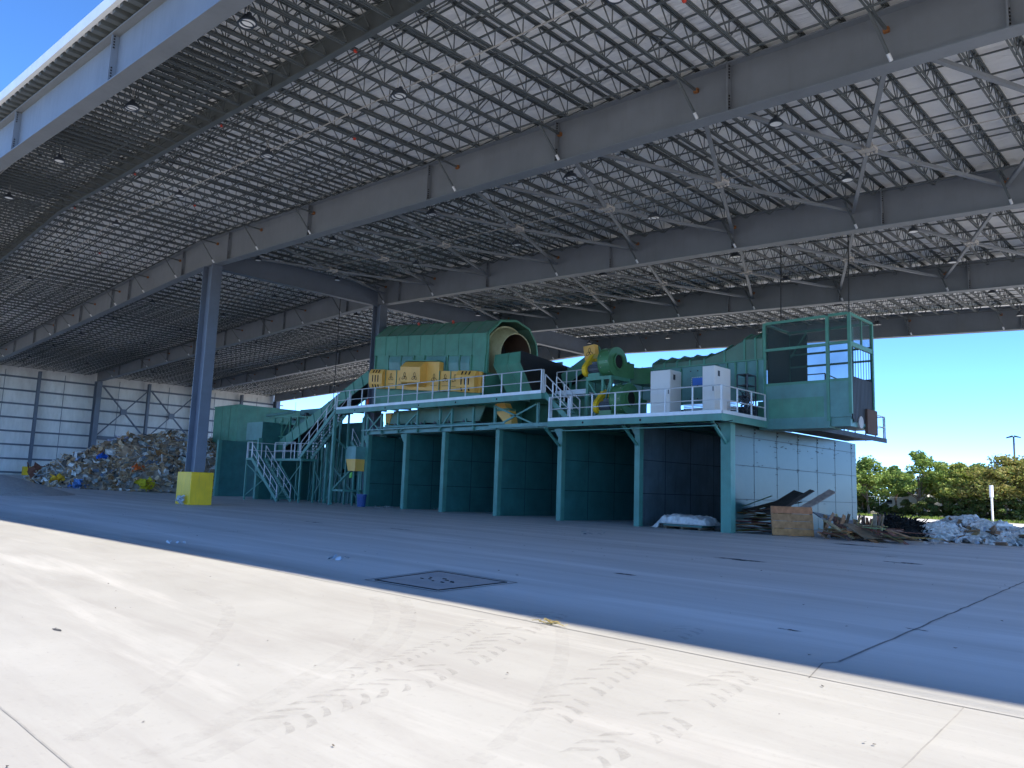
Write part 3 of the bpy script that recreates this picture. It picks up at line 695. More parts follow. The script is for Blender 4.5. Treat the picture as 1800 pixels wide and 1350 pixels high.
for x0,x1 in ((-41.6,-40.4),(-40.2,-39.1),(-37.7,-35.8),(-35.5,-34.6),(-34.4,-33.6)):
    A=[(x0,30.36,tz(x0,8.2)),(x1,30.36,tz(x1,8.2)),(x1,30.36,tz(x1,9.15)),(x0,30.36,tz(x0,9.15))]
    Bq=[(x0,30.30,tz(x0,8.75)),(x1,30.30,tz(x1,8.75)),(x1,30.34,tz(x1,9.14)),(x0,30.34,tz(x0,9.14))]; b=MB(); b.hexa(A,Bq); b.build('access_hatch','bluegrey',dr)
# end frame lip, rear end plate and inside
b=MB()
for i in range(0,8):
    p,q=HOOD[i],HOOD[i+1]; c=(32.6,9.9); f=.945
    A=[(HX1+.0,*p),(HX1,*q),(HX1,c[0]+(q[0]-c[0])*f,c[1]+(q[1]-c[1])*f),(HX1,c[0]+(p[0]-c[0])*f,c[1]+(p[1]-c[1])*f)]
    b.loft([V(a)+V((.001,0,0)) for a in A],[V(a)+V((.06,0,0)) for a in A])
b.build('mouth_lip','green',dr)
b=MB(); b.add([(HX0+.01,y,tz(HX0,z)) for y,z in HOOD],[tuple(range(9))]); b.build('end_plate','green',dr)
b=MB(); b.add([(HX1-1.9,y+(32.6-y)*.02,tz(HX1-1.9,z)-.05) for y,z in HOOD],[tuple(range(9))]); b.build('inner_bulkhead','black',dr)
cyl=MB(); n=40; ax=[V((-41,32.65,tz(-41,9.55))),V((-32.35,32.65,tz(-32.35,9.55)))]
cyl.tube(ax[0],ax[1]-V((.55,0,-.55*TS)),1.70,n,caps=False); cyl.tube(ax[1]-V((.549,0,-.549*TS)),ax[1]+V((.30,0,-.3*TS)),1.70,n,1.30,caps=False); dm=cyl.build('drum','cream',dr,smooth=True)
b=MB(); b.ring(ax[1]-V((.62,0,-.62*TS)),(1,0,-TS),1.69,1.77,.10,40); b.ring(ax[1]+V((.28,0,-.28*TS)),(1,0,-TS),1.26,1.32,.05,40); b.build('drum_flange','cream',dr)
b=MB(); b.tube(ax[1]-V((3,0,-3*TS)),ax[1]+V((.29,0,-.29*TS)),1.27,n,caps=False); b.ring(ax[1]-V((3,0,-3*TS)),(1,0,-TS),0.0,1.3,.02,24); b.build('drum_lining','rust',dr,smooth=True)
b=MB(); b.box(HX0,30.5,6.45,-33.1,30.6,8.3); b.box(HX0,34.3,4.95,-33.1,34.5,8.3); 
b.hexa([(-33.1,30.6,6.3),(-33.0,30.6,6.3),(-33.0,34.5,6.3),(-33.1,34.5,6.3)],[(-32.25,30.5,8.2),(-32.15,30.5,8.2),(-32.15,34.5,8.2),(-32.25,34.5,8.2)]); b.build('under_casing','green',dr)
for x in (-39.9,-36.4):
    b=MB(); b.tube((x,31.35,tz(x,11.42)),(x,31.3,tz(x,11.60)),.08,8); b.build('warning_lamp','red',dr)
# yellow machine guards with ring motif
def motif(b,c,u,v,s):
    for k in range(3):
        a=math.pi/2+k*2.094; ctr=V(c)+(V(u)*math.cos(a)+V(v)*math.sin(a))*s*.55
        ea=V(u)*math.cos(a)+V(v)*math.sin(a); eb=V(u)*-math.sin(a)+V(v)*math.cos(a)
        pts=[ctr+ea*math.cos(2*math.pi*i/12)*s*.62+eb*math.sin(2*math.pi*i/12)*s*.34 for i in range(13)]
        b.path(pts,.013,4)
U_=V((1,0,-TS));W_=V((0,0,1))
def prismbox(b,x0,x1,y0,y1,z0,z1):
    b.hexa([(x0,y0,tz(x0,z0)),(x1,y0,tz(x1,z0)),(x1,y1,tz(x1,z0)),(x0,y1,tz(x0,z0))],[(x0,y0,tz(x0,z1)),(x1,y0,tz(x1,z1)),(x1,y1,tz(x1,z1)),(x0,y1,tz(x0,z1))])
gd=MB(); mt=MB(); sl=MB()
def endguard(x0,x1):
    y0,y1=29.75,30.28; zb_,zt_=6.95,8.22
    # faceted nose: lower slope, upright, upper slope
    prof=[(y1,zb_),(y0+.12,zb_),(y0,zb_+.30),(y0,zt_-.30),(y0+.16,zt_),(y1,zt_)]
    g=MB(); g.loft([(x0,y,tz(x0,z)) for y,z in prof],[(x1,y,tz(x1,z)) for y,z in prof]); g.build('end_guard','orange',dr)
    w=(x1-x0)
    s=MB()
    for i in range(3):
        xc=x0+w*(.3+.2*i)
        s.hexa([(xc-.05,y0-.012,tz(xc,zb_+.42)),(xc+.05,y0-.012,tz(xc,zb_+.42)),(xc+.05,y0-.002,tz(xc,zb_+.42)),(xc-.05,y0-.002,tz(xc,zb_+.42))],[(xc-.05,y0-.012,tz(xc,zt_-.40)),(xc+.05,y0-.012,tz(xc,zt_-.40)),(xc+.05,y0-.002,tz(xc,zt_-.40)),(xc-.05,y0-.002,tz(xc,zt_-.40))])
        for (ya,za,yb,zc) in ((y0+.03,zt_-.25,y0+.13,zt_-.05),(y0+.095,zb_+.06,y0+.025,zb_+.24)):
            s.bar((xc,ya-.02,tz(xc,za)+.005),(xc,yb-.02,tz(xc,zc)+.005),.10,.02)
    s.build('vent_slots','dark',dr)
endguard(-43.0,-41.5); endguard(-34.1,-32.5)
for x0,x1,y0 in ((-41.49,-39.2,30.05),(-35.9,-34.11,30.05),(-32.49,-32.3,30.1)):
    g=MB(); prismbox(g,x0,x1,y0,30.28,6.98,8.2); g.build('guard_panel','orange',dr)
g=MB(); prismbox(g,-39.19,-35.91,29.95,30.28,6.95,8.75); g.build('centre_guard','orange',dr)
g=MB(); prof=[(29.94,7.15),(29.45,7.4),(29.4,8.35),(29.8,8.72),(29.94,8.72)]
g.loft([(-39.1,y,tz(-39.1,z)) for y,z in prof],[(-37.1,y,tz(-37.1,z)) for y,z in prof]); g.build('motor_guard','orange',dr)
g=MB(); g.bar((-39.2,29.93,tz(-39.2,8.79)),(-35.9,29.93,tz(-35.9,8.79)),.5,.05); 
for x in (-41.5,-40.3,-39.19,-38.1,-35.9,-34.9): g.bar((x,29.98 if -39.2<x<-35.8 else 30.03,tz(x,6.98)),(x,29.98 if -39.2<x<-35.8 else 30.03,tz(x,8.2)),.05,.05)
g.build('guard_frame','green',dr)
m=MB()
for x,y in ((-40.9,30.03),(-39.75,30.03),(-38.6,29.38),(-37.6,29.38),(-36.35,29.93),(-35.4,30.03),(-34.5,30.03)):
    motif(m,(x,y,tz(x,7.72)),U_,W_,.24)
    m.path([V((x-.3,y,tz(x,7.3))),V((x+.3,y,tz(x,7.27)))],.012,4)
m.build('ring_motif','dark',dr)
b=MB(); b.box(-42.9,30.2,6.5,-32.4,30.3,7.2); b.build('base_panel','green',dr)
# green belt under the drum
cv=thing('drum_belt','pale green belt conveyor with rollers running under the drum screen','conveyor',(-36,31.2,4.9))
b=MB(); b.hexa([(-41.6,30.66,5.50),(-32.9,30.66,5.42),(-32.9,30.72,5.42),(-41.6,30.72,5.50)],[(-41.2,30.66,6.35),(-32.4,30.66,6.30),(-32.4,30.72,6.30),(-41.2,30.72,6.35)]); b.build('side_skirt','greenroof',cv)
b=MB(); b.bar((-42.5,30.6,5.22),(-33.2,30.6,5.30),.08,.14); b.bar((-42.5,32.2,5.22),(-33.2,32.2,5.30),.08,.14)
for i in range(7): b.bar((-41.8+1.3*i,30.62,5.2),(-41.8+1.3*i,30.62,5.6),.07)
b.build('frame','teal',cv)
b=MB(); b.box(-42.4,30.9,5.36,-33.2,32.1,5.42); b.build('belt','black',cv)
for i in range(6):
    b=MB(); b.tube((-41+1.35*i,30.63,5.46),(-41+1.35*i,32.1,5.46),.08,8); b.build('roller','motor',cv)
b=MB(); b.box(-43.7,31.1,4.835,-17.15,45,4.86); b.box(-43.7,45.05,0,-17.15,45.15,4.83); single(b,'bunker_cover','bunker','dark cover plates and back wall closing the row of bunkers under the walkways','cover',(-30,31.1,4.83))
b=MB(); b.box(-22.5,34.9,5.04,-16.7,35.1,5.98); single(b,'lower_casing','motor','dark casing under the separator housing behind the white cabinets','casing',(-19.5,35,5.04))
# dark casings behind
b=MB(); b.box(-43,34.9,4.9,-27,35.3,8.9); single(b,'rear_casing','green','plain dark green casing wall closing the back of the plant behind the drum','casing',(-35,35,4.9))
t=thing('yellow_chute','narrow tapered yellow chute with a green band under the walkway end','chute',(-31,30.9,5))
b=MB(); b.hexa([(-30.95,31.0,5.05),(-30.5,31.0,5.05),(-30.5,31.5,5.05),(-30.95,31.5,5.05)],[(-31.9,31.0,5.95),(-30.75,31.0,5.95),(-30.75,31.5,5.95),(-31.9,31.5,5.95)]); b.build('lower_cone','orange',t)
b=MB(); b.hexa([(-31.95,30.97,5.951),(-30.7,30.97,5.951),(-30.7,31.5,5.951),(-31.95,31.5,5.951)],[(-31.98,30.97,6.1),(-30.8,30.97,6.1),(-30.8,31.5,6.1),(-31.98,31.5,6.1)]); b.build('band','green',t)
b=MB(); b.hexa([(-31.95,31.0,6.101),(-31.0,31.0,6.101),(-31.0,31.5,6.101),(-31.95,31.5,6.101)],[(-31.95,31.0,6.42),(-31.2,31.0,6.42),(-31.2,31.5,6.42),(-31.95,31.5,6.42)]); b.build('upper_box','orange',t)
t=thing('brown_chute','narrow rust brown chute hanging left of the drum belt','chute',(-42.2,31,5.2))
b=MB(); b.hexa([(-42.5,31,5.2),(-42.2,31,5.2),(-42.2,31.4,5.2),(-42.5,31.4,5.2)],[(-42.6,31,6.3),(-41.9,31,6.3),(-41.9,31.4,6.3),(-42.6,31.4,6.3)]); b.build('body','orange',t)
# ------------------------------------------------------------------ discharge hopper
t=thing('hopper','faceted green discharge hopper with black rubber side right of the drum mouth','hopper',(-30.8,32,6.6))
prof=[(30.95,9.30),(30.75,8.60),(31.6,6.7),(34.4,6.7),(34.7,9.3)]
b=MB()
for i in (0,1):
    p,q=prof[i],prof[i+1]; w0={0:(-32.0,-29.95),1:(-31.9,-29.8)}[i]; w1={0:(-31.9,-29.8),1:(-31.3,-29.4)}[i]
    b.hexa([(w0[0],p[0],p[1]),(w0[1],p[0],p[1]),(w0[1],p[0]+.05,p[1]),(w0[0],p[0]+.05,p[1])],[(w1[0],q[0],q[1]),(w1[1],q[0],q[1]),(w1[1],q[0]+.05,q[1]),(w1[0],q[0]+.05,q[1])])
b.build('front_plates','green',t)
b=MB(); 
for f in (.0,.52,1.):
    for i in (0,1):
        p,q=prof[i],prof[i+1]; xa={0:-32.0+2.05*f,1:-31.9+2.1*f}[i]; xb={0:-31.9+2.1*f,1:-31.3+1.9*f}[i]
        b.bar((xa,p[0]-.02,p[1]),(xb,q[0]-.02,q[1]),.05,.05)
b.build('ribs','green',t)
b=MB(); b.loft([(-29.94,30.9,9.33),(-29.78,30.74,8.6),(-29.38,31.6,6.7),(-29.38,34.4,6.7),(-29.9,35.1,8.95)],[(-29.90,30.9,9.33),(-29.74,30.74,8.6),(-29.34,31.6,6.7),(-29.34,34.4,6.7),(-29.86,35.1,8.95)]); b.build('rubber_flap','black',t)
b=MB(); b.box(-32.0,34.5,6.7,-29.95,34.6,9.2); b.build('rear_plate','green',t)
# ------------------------------------------------------------------ belts
def belt(name,lab,p,q,y0,y1,h,legs=(),ribs=True,mat='green'):
    p=V(p);q=V(q); t=thing(name,lab,'conveyor',(p.x,y0,0)); d=(q-p).normalized(); n=V((-d.z,0,d.x))
    if n.z<0: n=-n
    for k,y in enumerate((y0,y1)):
        b=MB(); A=[p,q,q+n*h,p+n*h]; b.loft([(a.x,y,a.z) for a in A],[(a.x,y+.06,a.z) for a in A]); b.build('side_panel',mat,t)
        if ribs and k==0:
            b=MB(); L=(q-p).length
            for i in range(int(L/1.1)+1):
                a=p+d*(i*1.1+.1); b.bar((a.x,y-.03,a.z),((a+n*h).x,y-.03,(a+n*h).z),.05,.05)
            b.build('panel_ribs','teal',t)
    b=MB(); a=p+n*.12; c=q+n*.12; b.hexa([(a.x,y0+.061,a.z-.03),(c.x,y0+.061,c.z-.03),(c.x,y1-.001,c.z-.03),(a.x,y1-.001,a.z-.03)],[(a.x,y0+.061,a.z+.03),(c.x,y0+.061,c.z+.03),(c.x,y1-.001,c.z+.03),(a.x,y1-.001,a.z+.03)]); b.build('belt','black',t)
    for x,zb_ in legs:
        f=(x-p.x)/(q.x-p.x); z=p.z+(q.z-p.z)*f
        for y in (y0,y1):
            b=MB(); b.bar((x,y+.03,zb_),(x,y+.03,z),.12); b.build('leg','teal',t)
    return t
belt('feed_belt','long inclined green feed belt housing climbing to the left end of the drum',(-57.0,31.5,3.8),(-44.9,31.5,8.7),31.2,32.6,.85,((-54,0),(-50.5,0),(-47.3,0)))
belt('second_feed_belt','dark inclined belt below and behind the upper stair',(-52.0,33,2.2),(-44.2,33,5.9),33.6,34.8,.6,((-49,0),(-46,0)))
belt('air_feed_belt','inclined green belt cover rising between the black hopper flap and the blowers',(-30.6,34.5,7.1),(-26.6,34.5,9.1),34.2,35.4,.75,((-29,5),(-27.2,5)))
t=thing('head_guard','upright yellow guard box with ring motif at the head of the rising belt','guard',(-27.3,33.9,9))
b=MB(); b.hexa([(-27.6,33.8,8.95),(-26.8,33.8,8.85),(-26.8,34.15,8.85),(-27.6,34.15,8.95)],[(-27.75,33.8,9.78),(-26.95,33.8,9.85),(-26.95,34.15,9.85),(-27.75,34.15,9.78)]); b.build('box','orange',t)
b=MB(); motif(b,(-27.28,33.79,9.4),V((1,0,.05)),W_,.22); b.build('ring_motif','dark',t)
t=thing('rear_platform','small railed green platform behind the link stair','walkway',(-27.7,32.8,7))
b=MB(); b.box(-28.9,32.8,6.9,-26.6,34.0,7.0); b.box(-28.9,32.78,7.0,-26.6,32.799,7.16); b.build('deck','galv',t)
b=MB(); rail(b,(-28.85,32.84,7.05),(-26.65,32.84,7.05),3,1.2); b.build('handrail','galv',t)
b=MB(); b.bar((-28.7,33,5.1),(-28.7,33,6.9),.12); b.bar((-26.8,33,5.1),(-26.8,33,6.9),.12); b.build('leg','teal',t)
# ------------------------------------------------------------------ blowers
def blower(lab,x,y,z,stand):
    t=thing('blower',lab,'blower',(x,y,5.05),'green blowers on the low walkway')
    r=.72; pr=[]
    for i in range(26):
        a=math.radians(-90+ i*270/25); rr=r*(1+.10*i/25); pr.append((y+rr*math.cos(a)*1.0,z+rr*math.sin(a)))
    # scroll closes into a square outlet at the far side
    pr=[(y+1.05,z-.72)]+[(y - (p[0]-y),p[1]) for p in pr][:]
    pr=[(y+r*1.08*math.cos(math.radians(a)),z+r*1.02*math.sin(math.radians(a))) for a in range(0,271,12)]+[(y+1.0,z-r*1.02),(y+1.0,z)]
    b=MB(); b.loft([(x-.32,a,c) for a,c in pr],[(x+.32,a,c) for a,c in pr]); b.build('scroll_housing','fangreen',t)
    b=MB()
    for s in (-1,1): 
        A=[(x+s*.32,y+(a-y)*1.05,z+(c-z)*1.05) for a,c in pr]; Bq=[(x+s*.35,y+(a-y)*1.05,z+(c-z)*1.05) for a,c in pr]; b.loft(A,Bq)
    b.build('rim_flange','fangreen',t)
    b=MB()
    for i in range(9):
        a=math.radians(95+i*22); b.tube((x-.2 if i%2 else x+.2,y+.74*math.cos(a),z+.72*math.sin(a)),(x-.2 if i%2 else x+.2,y+.79*math.cos(a),z+.77*math.sin(a)),.022,6)
    b.build('bolts','hub',t)
    b=MB(); b.ring((x+.36,y+.02,z+.02),(1,0,0),.36,.43,.10,24); b.build('inlet_ring','fangreen',t)
    b=MB(); b.tube((x+.355,y+.02,z+.02),(x+.37,y+.02,z+.02),.36,20); b.build('inlet_opening','dark',t)
    b=MB(); b.box(x+.06,y+1.0,z-.7,x+.30,y+1.5,z+.1); b.box(x-.3,y+1.001,z-.72,x+.32,y+1.08,z+.15); b.build('outlet','fangreen',t)
    # motor and belt guard on the left
    my,mz=y-.35,z-.32
    b=MB(); b.tube((x-1.15,my,mz),(x-.40,my,mz),.24,18); b.tube((x-.40,my,mz),(x-.35,my,mz),.18,18)
    for i in range(16):
        a=i*math.pi/8; b.bar((x-1.1,my+.24*math.cos(a),mz+.24*math.sin(a)),(x-.5,my+.24*math.cos(a),mz+.24*math.sin(a)),.03,.03)
    b.box(x-.95,my-.1,mz+.2,x-.65,my+.1,mz+.36); b.build('motor','motor',t)
    b=MB(); b.tube((x-1.3,y+.1,z+.25),(x-.32,y+.1,z+.25),.07,10); b.build('shaft_cover','beltyellow',t)
    p0=V((0,y+.12,z+.28)); p1=V((0,my-.05,mz-.02)); d=(p1-p0).normalized(); n=V((0,-d.z,d.y)); out=[]
    r0,r1=.30,.36
    for k in range(9):
        a=math.pi*k/8; out.append(p0+n*r0*math.cos(a)-d*r0*math.sin(a))
    for k in range(9):
        a=math.pi*k/8; out.append(p1-n*r1*math.cos(a)+d*r1*math.sin(a))
    b=MB(); b.loft([(x-1.42,p.y,p.z) for p in out],[(x-1.17,p.y,p.z) for p in out]); b.build('belt_guard','beltyellow',t,bevel=.03)
    b=MB()
    if stand:
        zz=z-.95
        b.box(x-1.2,y-.65,zz,x+.45,y+.95,zz+.18); 
        for dx in (-1.1,-.1,.4):
            for dy in (-.6,.9): b.bar((x+dx,y+dy,5.04),(x+dx,y+dy,zz),.13)
        b.bar((x-.1,y-.6,5.6),(x+.4,y-.6,zz),.08); b.bar((x-.1,y-.6,5.9),(x-1.1,y-.6,zz),.08)
        b.box(x-1.1,y-.6,zz+.181,x-.36,y+.4,mz-.25)
    else: b.box(x-1.2,y-.6,5.04,x+.4,y+.8,z-.76); b.box(x-1.1,y-.6,z-.759,x-.36,y+.2,mz-.25)
    b.build('stand','fangreen' if not stand else 'green',t)
    return t
blower('upper green blower on a tall stand, yellow belt guard facing the stair',-23.75,31.3,8.15,True)
blower('lower green blower standing on the walkway deck, yellow belt guard on its left',-22.55,30.75,6.12,False)
# ------------------------------------------------------------------ cabinets
def cabinet(lab,x0,x1,y0,y1):
    t=thing('control_cabinet',lab,'cabinet',((x0+x1)/2,y0,5.04),'white control cabinets on the low walkway')
    b=MB(); b.box(x0,y0,5.32,x1,y1,7.35); b.build('body','white',t,bevel=.015)
    b=MB(); b.box(x0,y0,5.045,x0+.3,y1,5.318); b.box(x1-.3,y0,5.045,x1,y1,5.318); b.box(x0+.301,y1-.3,5.045,x1-.301,y1,5.318); b.build('plinth','teal',t)
    b=MB(); b.box(x1+.001,y0+.25,6.9,x1+.012,y0+.42,7.15); b.build('vent','motor',t)
    b=MB(); b.box(x0+.03,y0-.016,5.36,x1-.03,y0-.001,7.31); d=b.build('door','white',t)
    b=MB(); b.box(x1-.10,y0-.04,6.2,x1-.06,y0-.017,6.4); b.build('handle','motor',d)
cabinet('wider white control cabinet beside the lower blower',-20.85,-19.75,30.5,31.45)
cabinet('narrower white control cabinet at the right corner of the walkway',-18.05,-17.42,30.5,31.9)
t=thing('cable_ladder','bundle of grey pipes and slats lying between the two white cabinets','pipes',(-19,31.6,5.05))
b=MB()
for i in range(6): b.tube((-19.7,31.6,5.45+.07*i),(-17.0,31.6,5.45+.07*i),.025,6)
b.box(-19.7,31.7,5.05,-17,31.8,5.4); b.build('pipe_bundle','galv',t)
t=thing('cable_rack','open dark steel cable rack beside the right-hand cabinet','rack',(-16.9,32.3,5.05))
b=MB()
for x in (-17.2,-16.7):
    for y in (32.1,32.9): b.bar((x,y,5.05),(x,y,7.1),.05)
for z in (5.5,6.1,6.6,7.1): b.box(-17.2,32.1,z,-16.7,32.9,z+.04)
for i in range(14): b.path([V((U(-17.3,-16.6),U(32,33),U(5.1,6.4))) for _ in range(4)],.022,5)
b.build('frame_and_cables','motor',t)
# ------------------------------------------------------------------ air separator housing
t=thing('separator_housing','long ribbed blue-green air separator housing running into the mesh booth','separator',(-19.6,33.3,5.1))
Y0=33.3; Y1=36.4; XS=[-22.65,-20.8,-19.6,-18.4,-17.4,-16.55]; ZT=[8.43,8.43,8.43,8.75,9.18,9.16]
b=MB(); b.box(-22.65,Y0,6.0,-16.5,Y0+.05,7.95); b.build('side_wall','bluegrey',t)
b=MB()
for i in range(5):
    xa,xb=XS[i],XS[i+1]
    pa=[(Y0,7.951),(Y0,ZT[i]-.22),(Y0+.7,ZT[i]+.12),(Y1-.7,ZT[i]+.12),(Y1,ZT[i]-.2),(Y1,7.951)]
    pb=[(Y0,7.951),(Y0,ZT[i+1]-.22),(Y0+.7,ZT[i+1]+.12),(Y1-.7,ZT[i+1]+.12),(Y1,ZT[i+1]-.2),(Y1,7.951)]
    b.loft([(xa+.001,y,z) for y,z in pa],[(xb-.001,y,z) for y,z in pb])
b.build('hood','greenroof',t)
def ztop(x):
    for i in range(5):
        if XS[i]<=x<=XS[i+1]: return ZT[i]+(ZT[i+1]-ZT[i])*(x-XS[i])/(XS[i+1]-XS[i])
    return ZT[-1]
for x in (-22.6,-21.9,-21.15,-20.4,-19.6,-18.5,-17.45,-16.9):
    z=ztop(x); pts=[(x,Y0-.03,7.95),(x,Y0-.03,z-.2),(x,Y0+.68,z+.17),(x,Y1-.7,z+.17)]
    b=MB()
    for p,q in zip(pts[:-1],pts[1:]): b.bar(p,q,.05,.09)
    b.build('hood_rib','green',t)
b=MB(); b.bar((-22.65,Y0-.04,7.95),(-16.55,Y0-.04,7.95),.09,.06); b.build('hood_flange','green',t)
for x in (-22.6,-20.9,-18.9,-18.35,-17.9,-17.35,-16.8):
    b=MB(); b.hexa([(x-.03,Y0-.12,7.9),(x+.03,Y0-.12,7.9),(x+.03,Y0-.001,7.9),(x-.03,Y0-.001,7.9)],[(x-.03,Y0-.03,6.05),(x+.03,Y0-.03,6.05),(x+.03,Y0-.001,6.05),(x-.03,Y0-.001,6.05)]); b.build('wall_rib','green',t)
b=MB()
for z in (6.25,6.9,7.65):
    for x in (-20.4,-20.0,-19.6,-19.2): b.box(x,Y0-.03,z,x+.06,Y0-.002,z+.06)
b.build('bolts','motor',t)
b=MB(); b.box(-20.25,Y0-.025,6.95,-19.6,Y0-.004,7.32); b.build('notice_plate','bluepanel',t)
b=MB(); 
for i in range(7):
    x=-20.30+.1*i
    for z in (6.90,7.34): b.box(x,Y0-.022,z,x+.06,Y0-.004,z+.03)
for i in range(4):
    z=6.95+.1*i
    for x in (-20.32,-19.58): b.box(x,Y0-.022,z,x+.03,Y0-.004,z+.06)
b.build('notice_border','white',t)
for x0,dy in ((-22.6,.2),(-16.9,.2),(-19.8,.6)):
    b=MB(); b.box(x0,Y0+dy,5.05,x0+.3,Y1,5.99); b.build('foot','green',t)
t=thing('transfer_duct','low dark green duct joining the blowers to the separator housing','duct',(-22.7,33,7))
b=MB(); b.hexa([(-24.0,33.3,7.3),(-22.66,33.3,7.2),(-22.66,34.6,7.2),(-24.0,34.6,7.3)],[(-24.0,33.3,8.2),(-22.66,33.3,8.0),(-22.66,34.6,8.0),(-24.0,34.6,8.2)]); b.build('body','fangreen',t)
b=MB(); b.hexa([(-26.4,35,7.6),(-22.7,35,7.4),(-22.7,36.2,7.4),(-26.4,36.2,7.6)],[(-26.4,35,9.1),(-25.6,35,8.5),(-25.6,36.2,8.5),(-26.4,36.2,9.1)]); b.box(-26.4,35.01,6.6,-22.7,36.1,8.45); b.build('rear_section','bluegrey',t)
for x in (-25.9,-25.2,-24.5,-23.8,-23.1):
    b=MB(); b.box(x,34.96,6.6,x+.06,35.009,8.46); b.build('rib','green',t)
# ------------------------------------------------------------------ mesh booth
t=thing('mesh_booth','green steel booth with wire mesh sides overhanging the right end of the plant','booth',(-14.6,33.4,4.7))
BX0,BX1,BYa,BYb,BZ0,BZ1=-16.5,-12.6,33.4,36.0,4.95,9.62; XM=-13.55
b=MB()
for x in (BX0,XM,BX1):
    b.bar((x,BYa,BZ0 if x<XM+.1 else 5.25),(x,BYa,BZ1),.13,.13)
for x in (BX0,BX1): b.bar((x,BYb,BZ0),(x,BYb,BZ1),.13,.13)
for z in (BZ1,8.35,6.72):
    b.bar((BX0+.07,BYa,z),(XM-.07,BYa,z),.09,.12); b.bar((XM+.07,BYa,z+.02),(BX1-.07,BYa,z+.02),.09,.12)
b.bar((BX1,BYa,BZ1),(BX1,BYb,BZ1),.1,.12); b.bar((BX0,BYa,BZ1),(BX0,BYb,BZ1),.1,.12); b.bar((BX0,BYb,BZ1),(BX1,BYb,BZ1),.1,.12); b.bar((BX0,BYb,8.5),(BX1,BYb,8.5),.08,.09); b.bar((BX0,BYb,7.9),(BX1,BYb,7.9),.08,.09)
b.bar((BX1,BYa,8.3),(BX1,BYb,8.3),.1,.2); b.bar((BX1-.02,(BYa+BYb)/2+.1,8.4),(BX1-.02,(BYa+BYb)/2+.1,BZ1),.08); b.bar((BX1-.9,BYb,7.0),(BX1-.9,BYb,BZ1),.14); b.bar((BX0+.1,BYb-.05,8.4),(BX0+.9,BYb-.05,9.55),.07)
b.build('frame','green',t)
b=MB(); b.box(BX0+.07,BYa-.03,BZ0,XM-.075,BYa+.0,6.66); b.build('lower_panel','bluegrey',t)
b=MB(); b.box(BX0+.2,BYa-.042,5.15,XM-.2,BYa-.031,6.05); b.build('door_panel','green',t)
b=MB(); b.box(XM+.075,BYa-.035,5.12,BX1+.02,BYa,6.68); b.box(BX1-.035,BYa+.01,5.22,BX1,BYa+.05,6.6); b.build('side_panel','bluegrey',t)
b=MB(); b.add([(BX0+.06,BYa+.02,6.75),(XM-.06,BYa+.02,6.75),(XM-.06,BYa+.02,9.55),(BX0+.06,BYa+.02,9.55)],[(0,1,2,3)]); b.add([(XM+.06,BYa+.02,6.75),(BX1-.06,BYa+.02,6.75),(BX1-.06,BYa+.02,9.55),(XM+.06,BYa+.02,9.55)],[(0,1,2,3)]); b.build('front_mesh','mesh',t)
b=MB(); b.add([(BX1,BYa+.06,8.42),(BX1,BYb-.06,8.42),(BX1,BYb-.06,9.55),(BX1,BYa+.06,9.55)],[(0,1,2,3)]); b.build('end_mesh','mesh',t)
b=MB(); b.box(BX0-.02,BYb-.03,5.0,BX1,BYb+.03,7.05); b.box(BX0-.02,BYb-.02,7.051,BX0+.9,BYb+.02,9.5); b.box(BX0+.0,BYa+.3,6.4,BX0+.06,BYb-.08,9.5); b.build('inner_wall','dark',t)
b=MB()
for i in range(16):
    y=BYa+.15+i*(BYb-BYa-.25)/15; b.box(BX1-.02+U(-.02,.02),y,5.0+U(-.1,.1),BX1+.01,y+.13,6.9)
    if i%2: b.box(BX1-.02,y,6.901,BX1+.0,y+.02,8.2)
b.build('strip_curtain','black',t)
b=MB(); b.box(BX0-.25,BYa-.08,4.66,XM+.05,BYa+1.2,4.945); b.box(XM+.06,BYa+.05,4.72,BX1-.05,BYb,5.19); b.box(BX0+.1,BYa+1.21,4.8,BX1,BYb-.1,4.945); b.build('base','bluegrey',t)
b=MB(); b.tube((-13.2,34.4,4.95),(-12.55,34.4,4.95),.27,16); b.build('roller_motor','hub',t,smooth=False)
b=MB(); b.box(-12.62,35.0,4.5,-12.5,36.2,5.6); b.build('hatch','rust',t); 
# inside handrail seen through the mesh
t=thing('end_walkway','dark railed walkway on top of the end wall beyond the booth','walkway',(-15.8,38,4.75))
b=MB(); b.box(-16.8,34.0,4.83,-14.6,43.6,4.92); b.box(-14.66,34.0,4.68,-14.6,43.6,4.829); b.build('deck','black',t)
b=MB(); rail(b,(-14.65,36.5,4.93),(-14.65,43.5,4.93),5,1.15); rail(b,(-16.6,43.5,4.93),(-14.73,43.5,4.93),2,1.15); b.build('handrail','galv',t)
b=MB(); rail(b,(-17.5,37.6,6.5),(-15.4,37.6,6.5),2,1.25); rail(b,(-15.32,37.6,6.45),(-13.2,37.6,5.3),2,1.25); b.build('inner_handrail','motor',t)
# ------------------------------------------------------------------ left cluster
b=MB(); b.box(-75.6,34,4.0,-70.4,43.5,8.55); b.box(-75.65,33.95,8.551,-70.35,43.6,8.62)
t=thing('baler_housing','big plain green box housing behind the bunker walls at the left end','housing',(-73,34,0))
b.build('casing','green',t)
b=MB(); b.box(-75.3,34.2,0,-70.7,43,3.99); b.build('base','bunker',t)
b=MB()
for x in (-73.8,-72.1): b.box(x,33.97,4,x+.04,33.998,8.54)
b.build('seams','greenroof',t)
t=thing('hydraulic_box','small pale blue-green box standing on top of the bunker walls by the stair','box',(-62,31.5,4.8))
b=MB(); b.box(-63.4,31.5,4.85,-60.6,34.2,6.4); b.build('body','bluegrey',t)
b=MB(); b.box(-60.59,31.52,4.86,-60.57,34.2,6.38); b.build('side_door','bunker',t)
t=thing('sorting_frame','tangle of dark green belts and trusses behind the foot of the feed belt','conveyor',(-57,33.5,4.5))
b=MB()
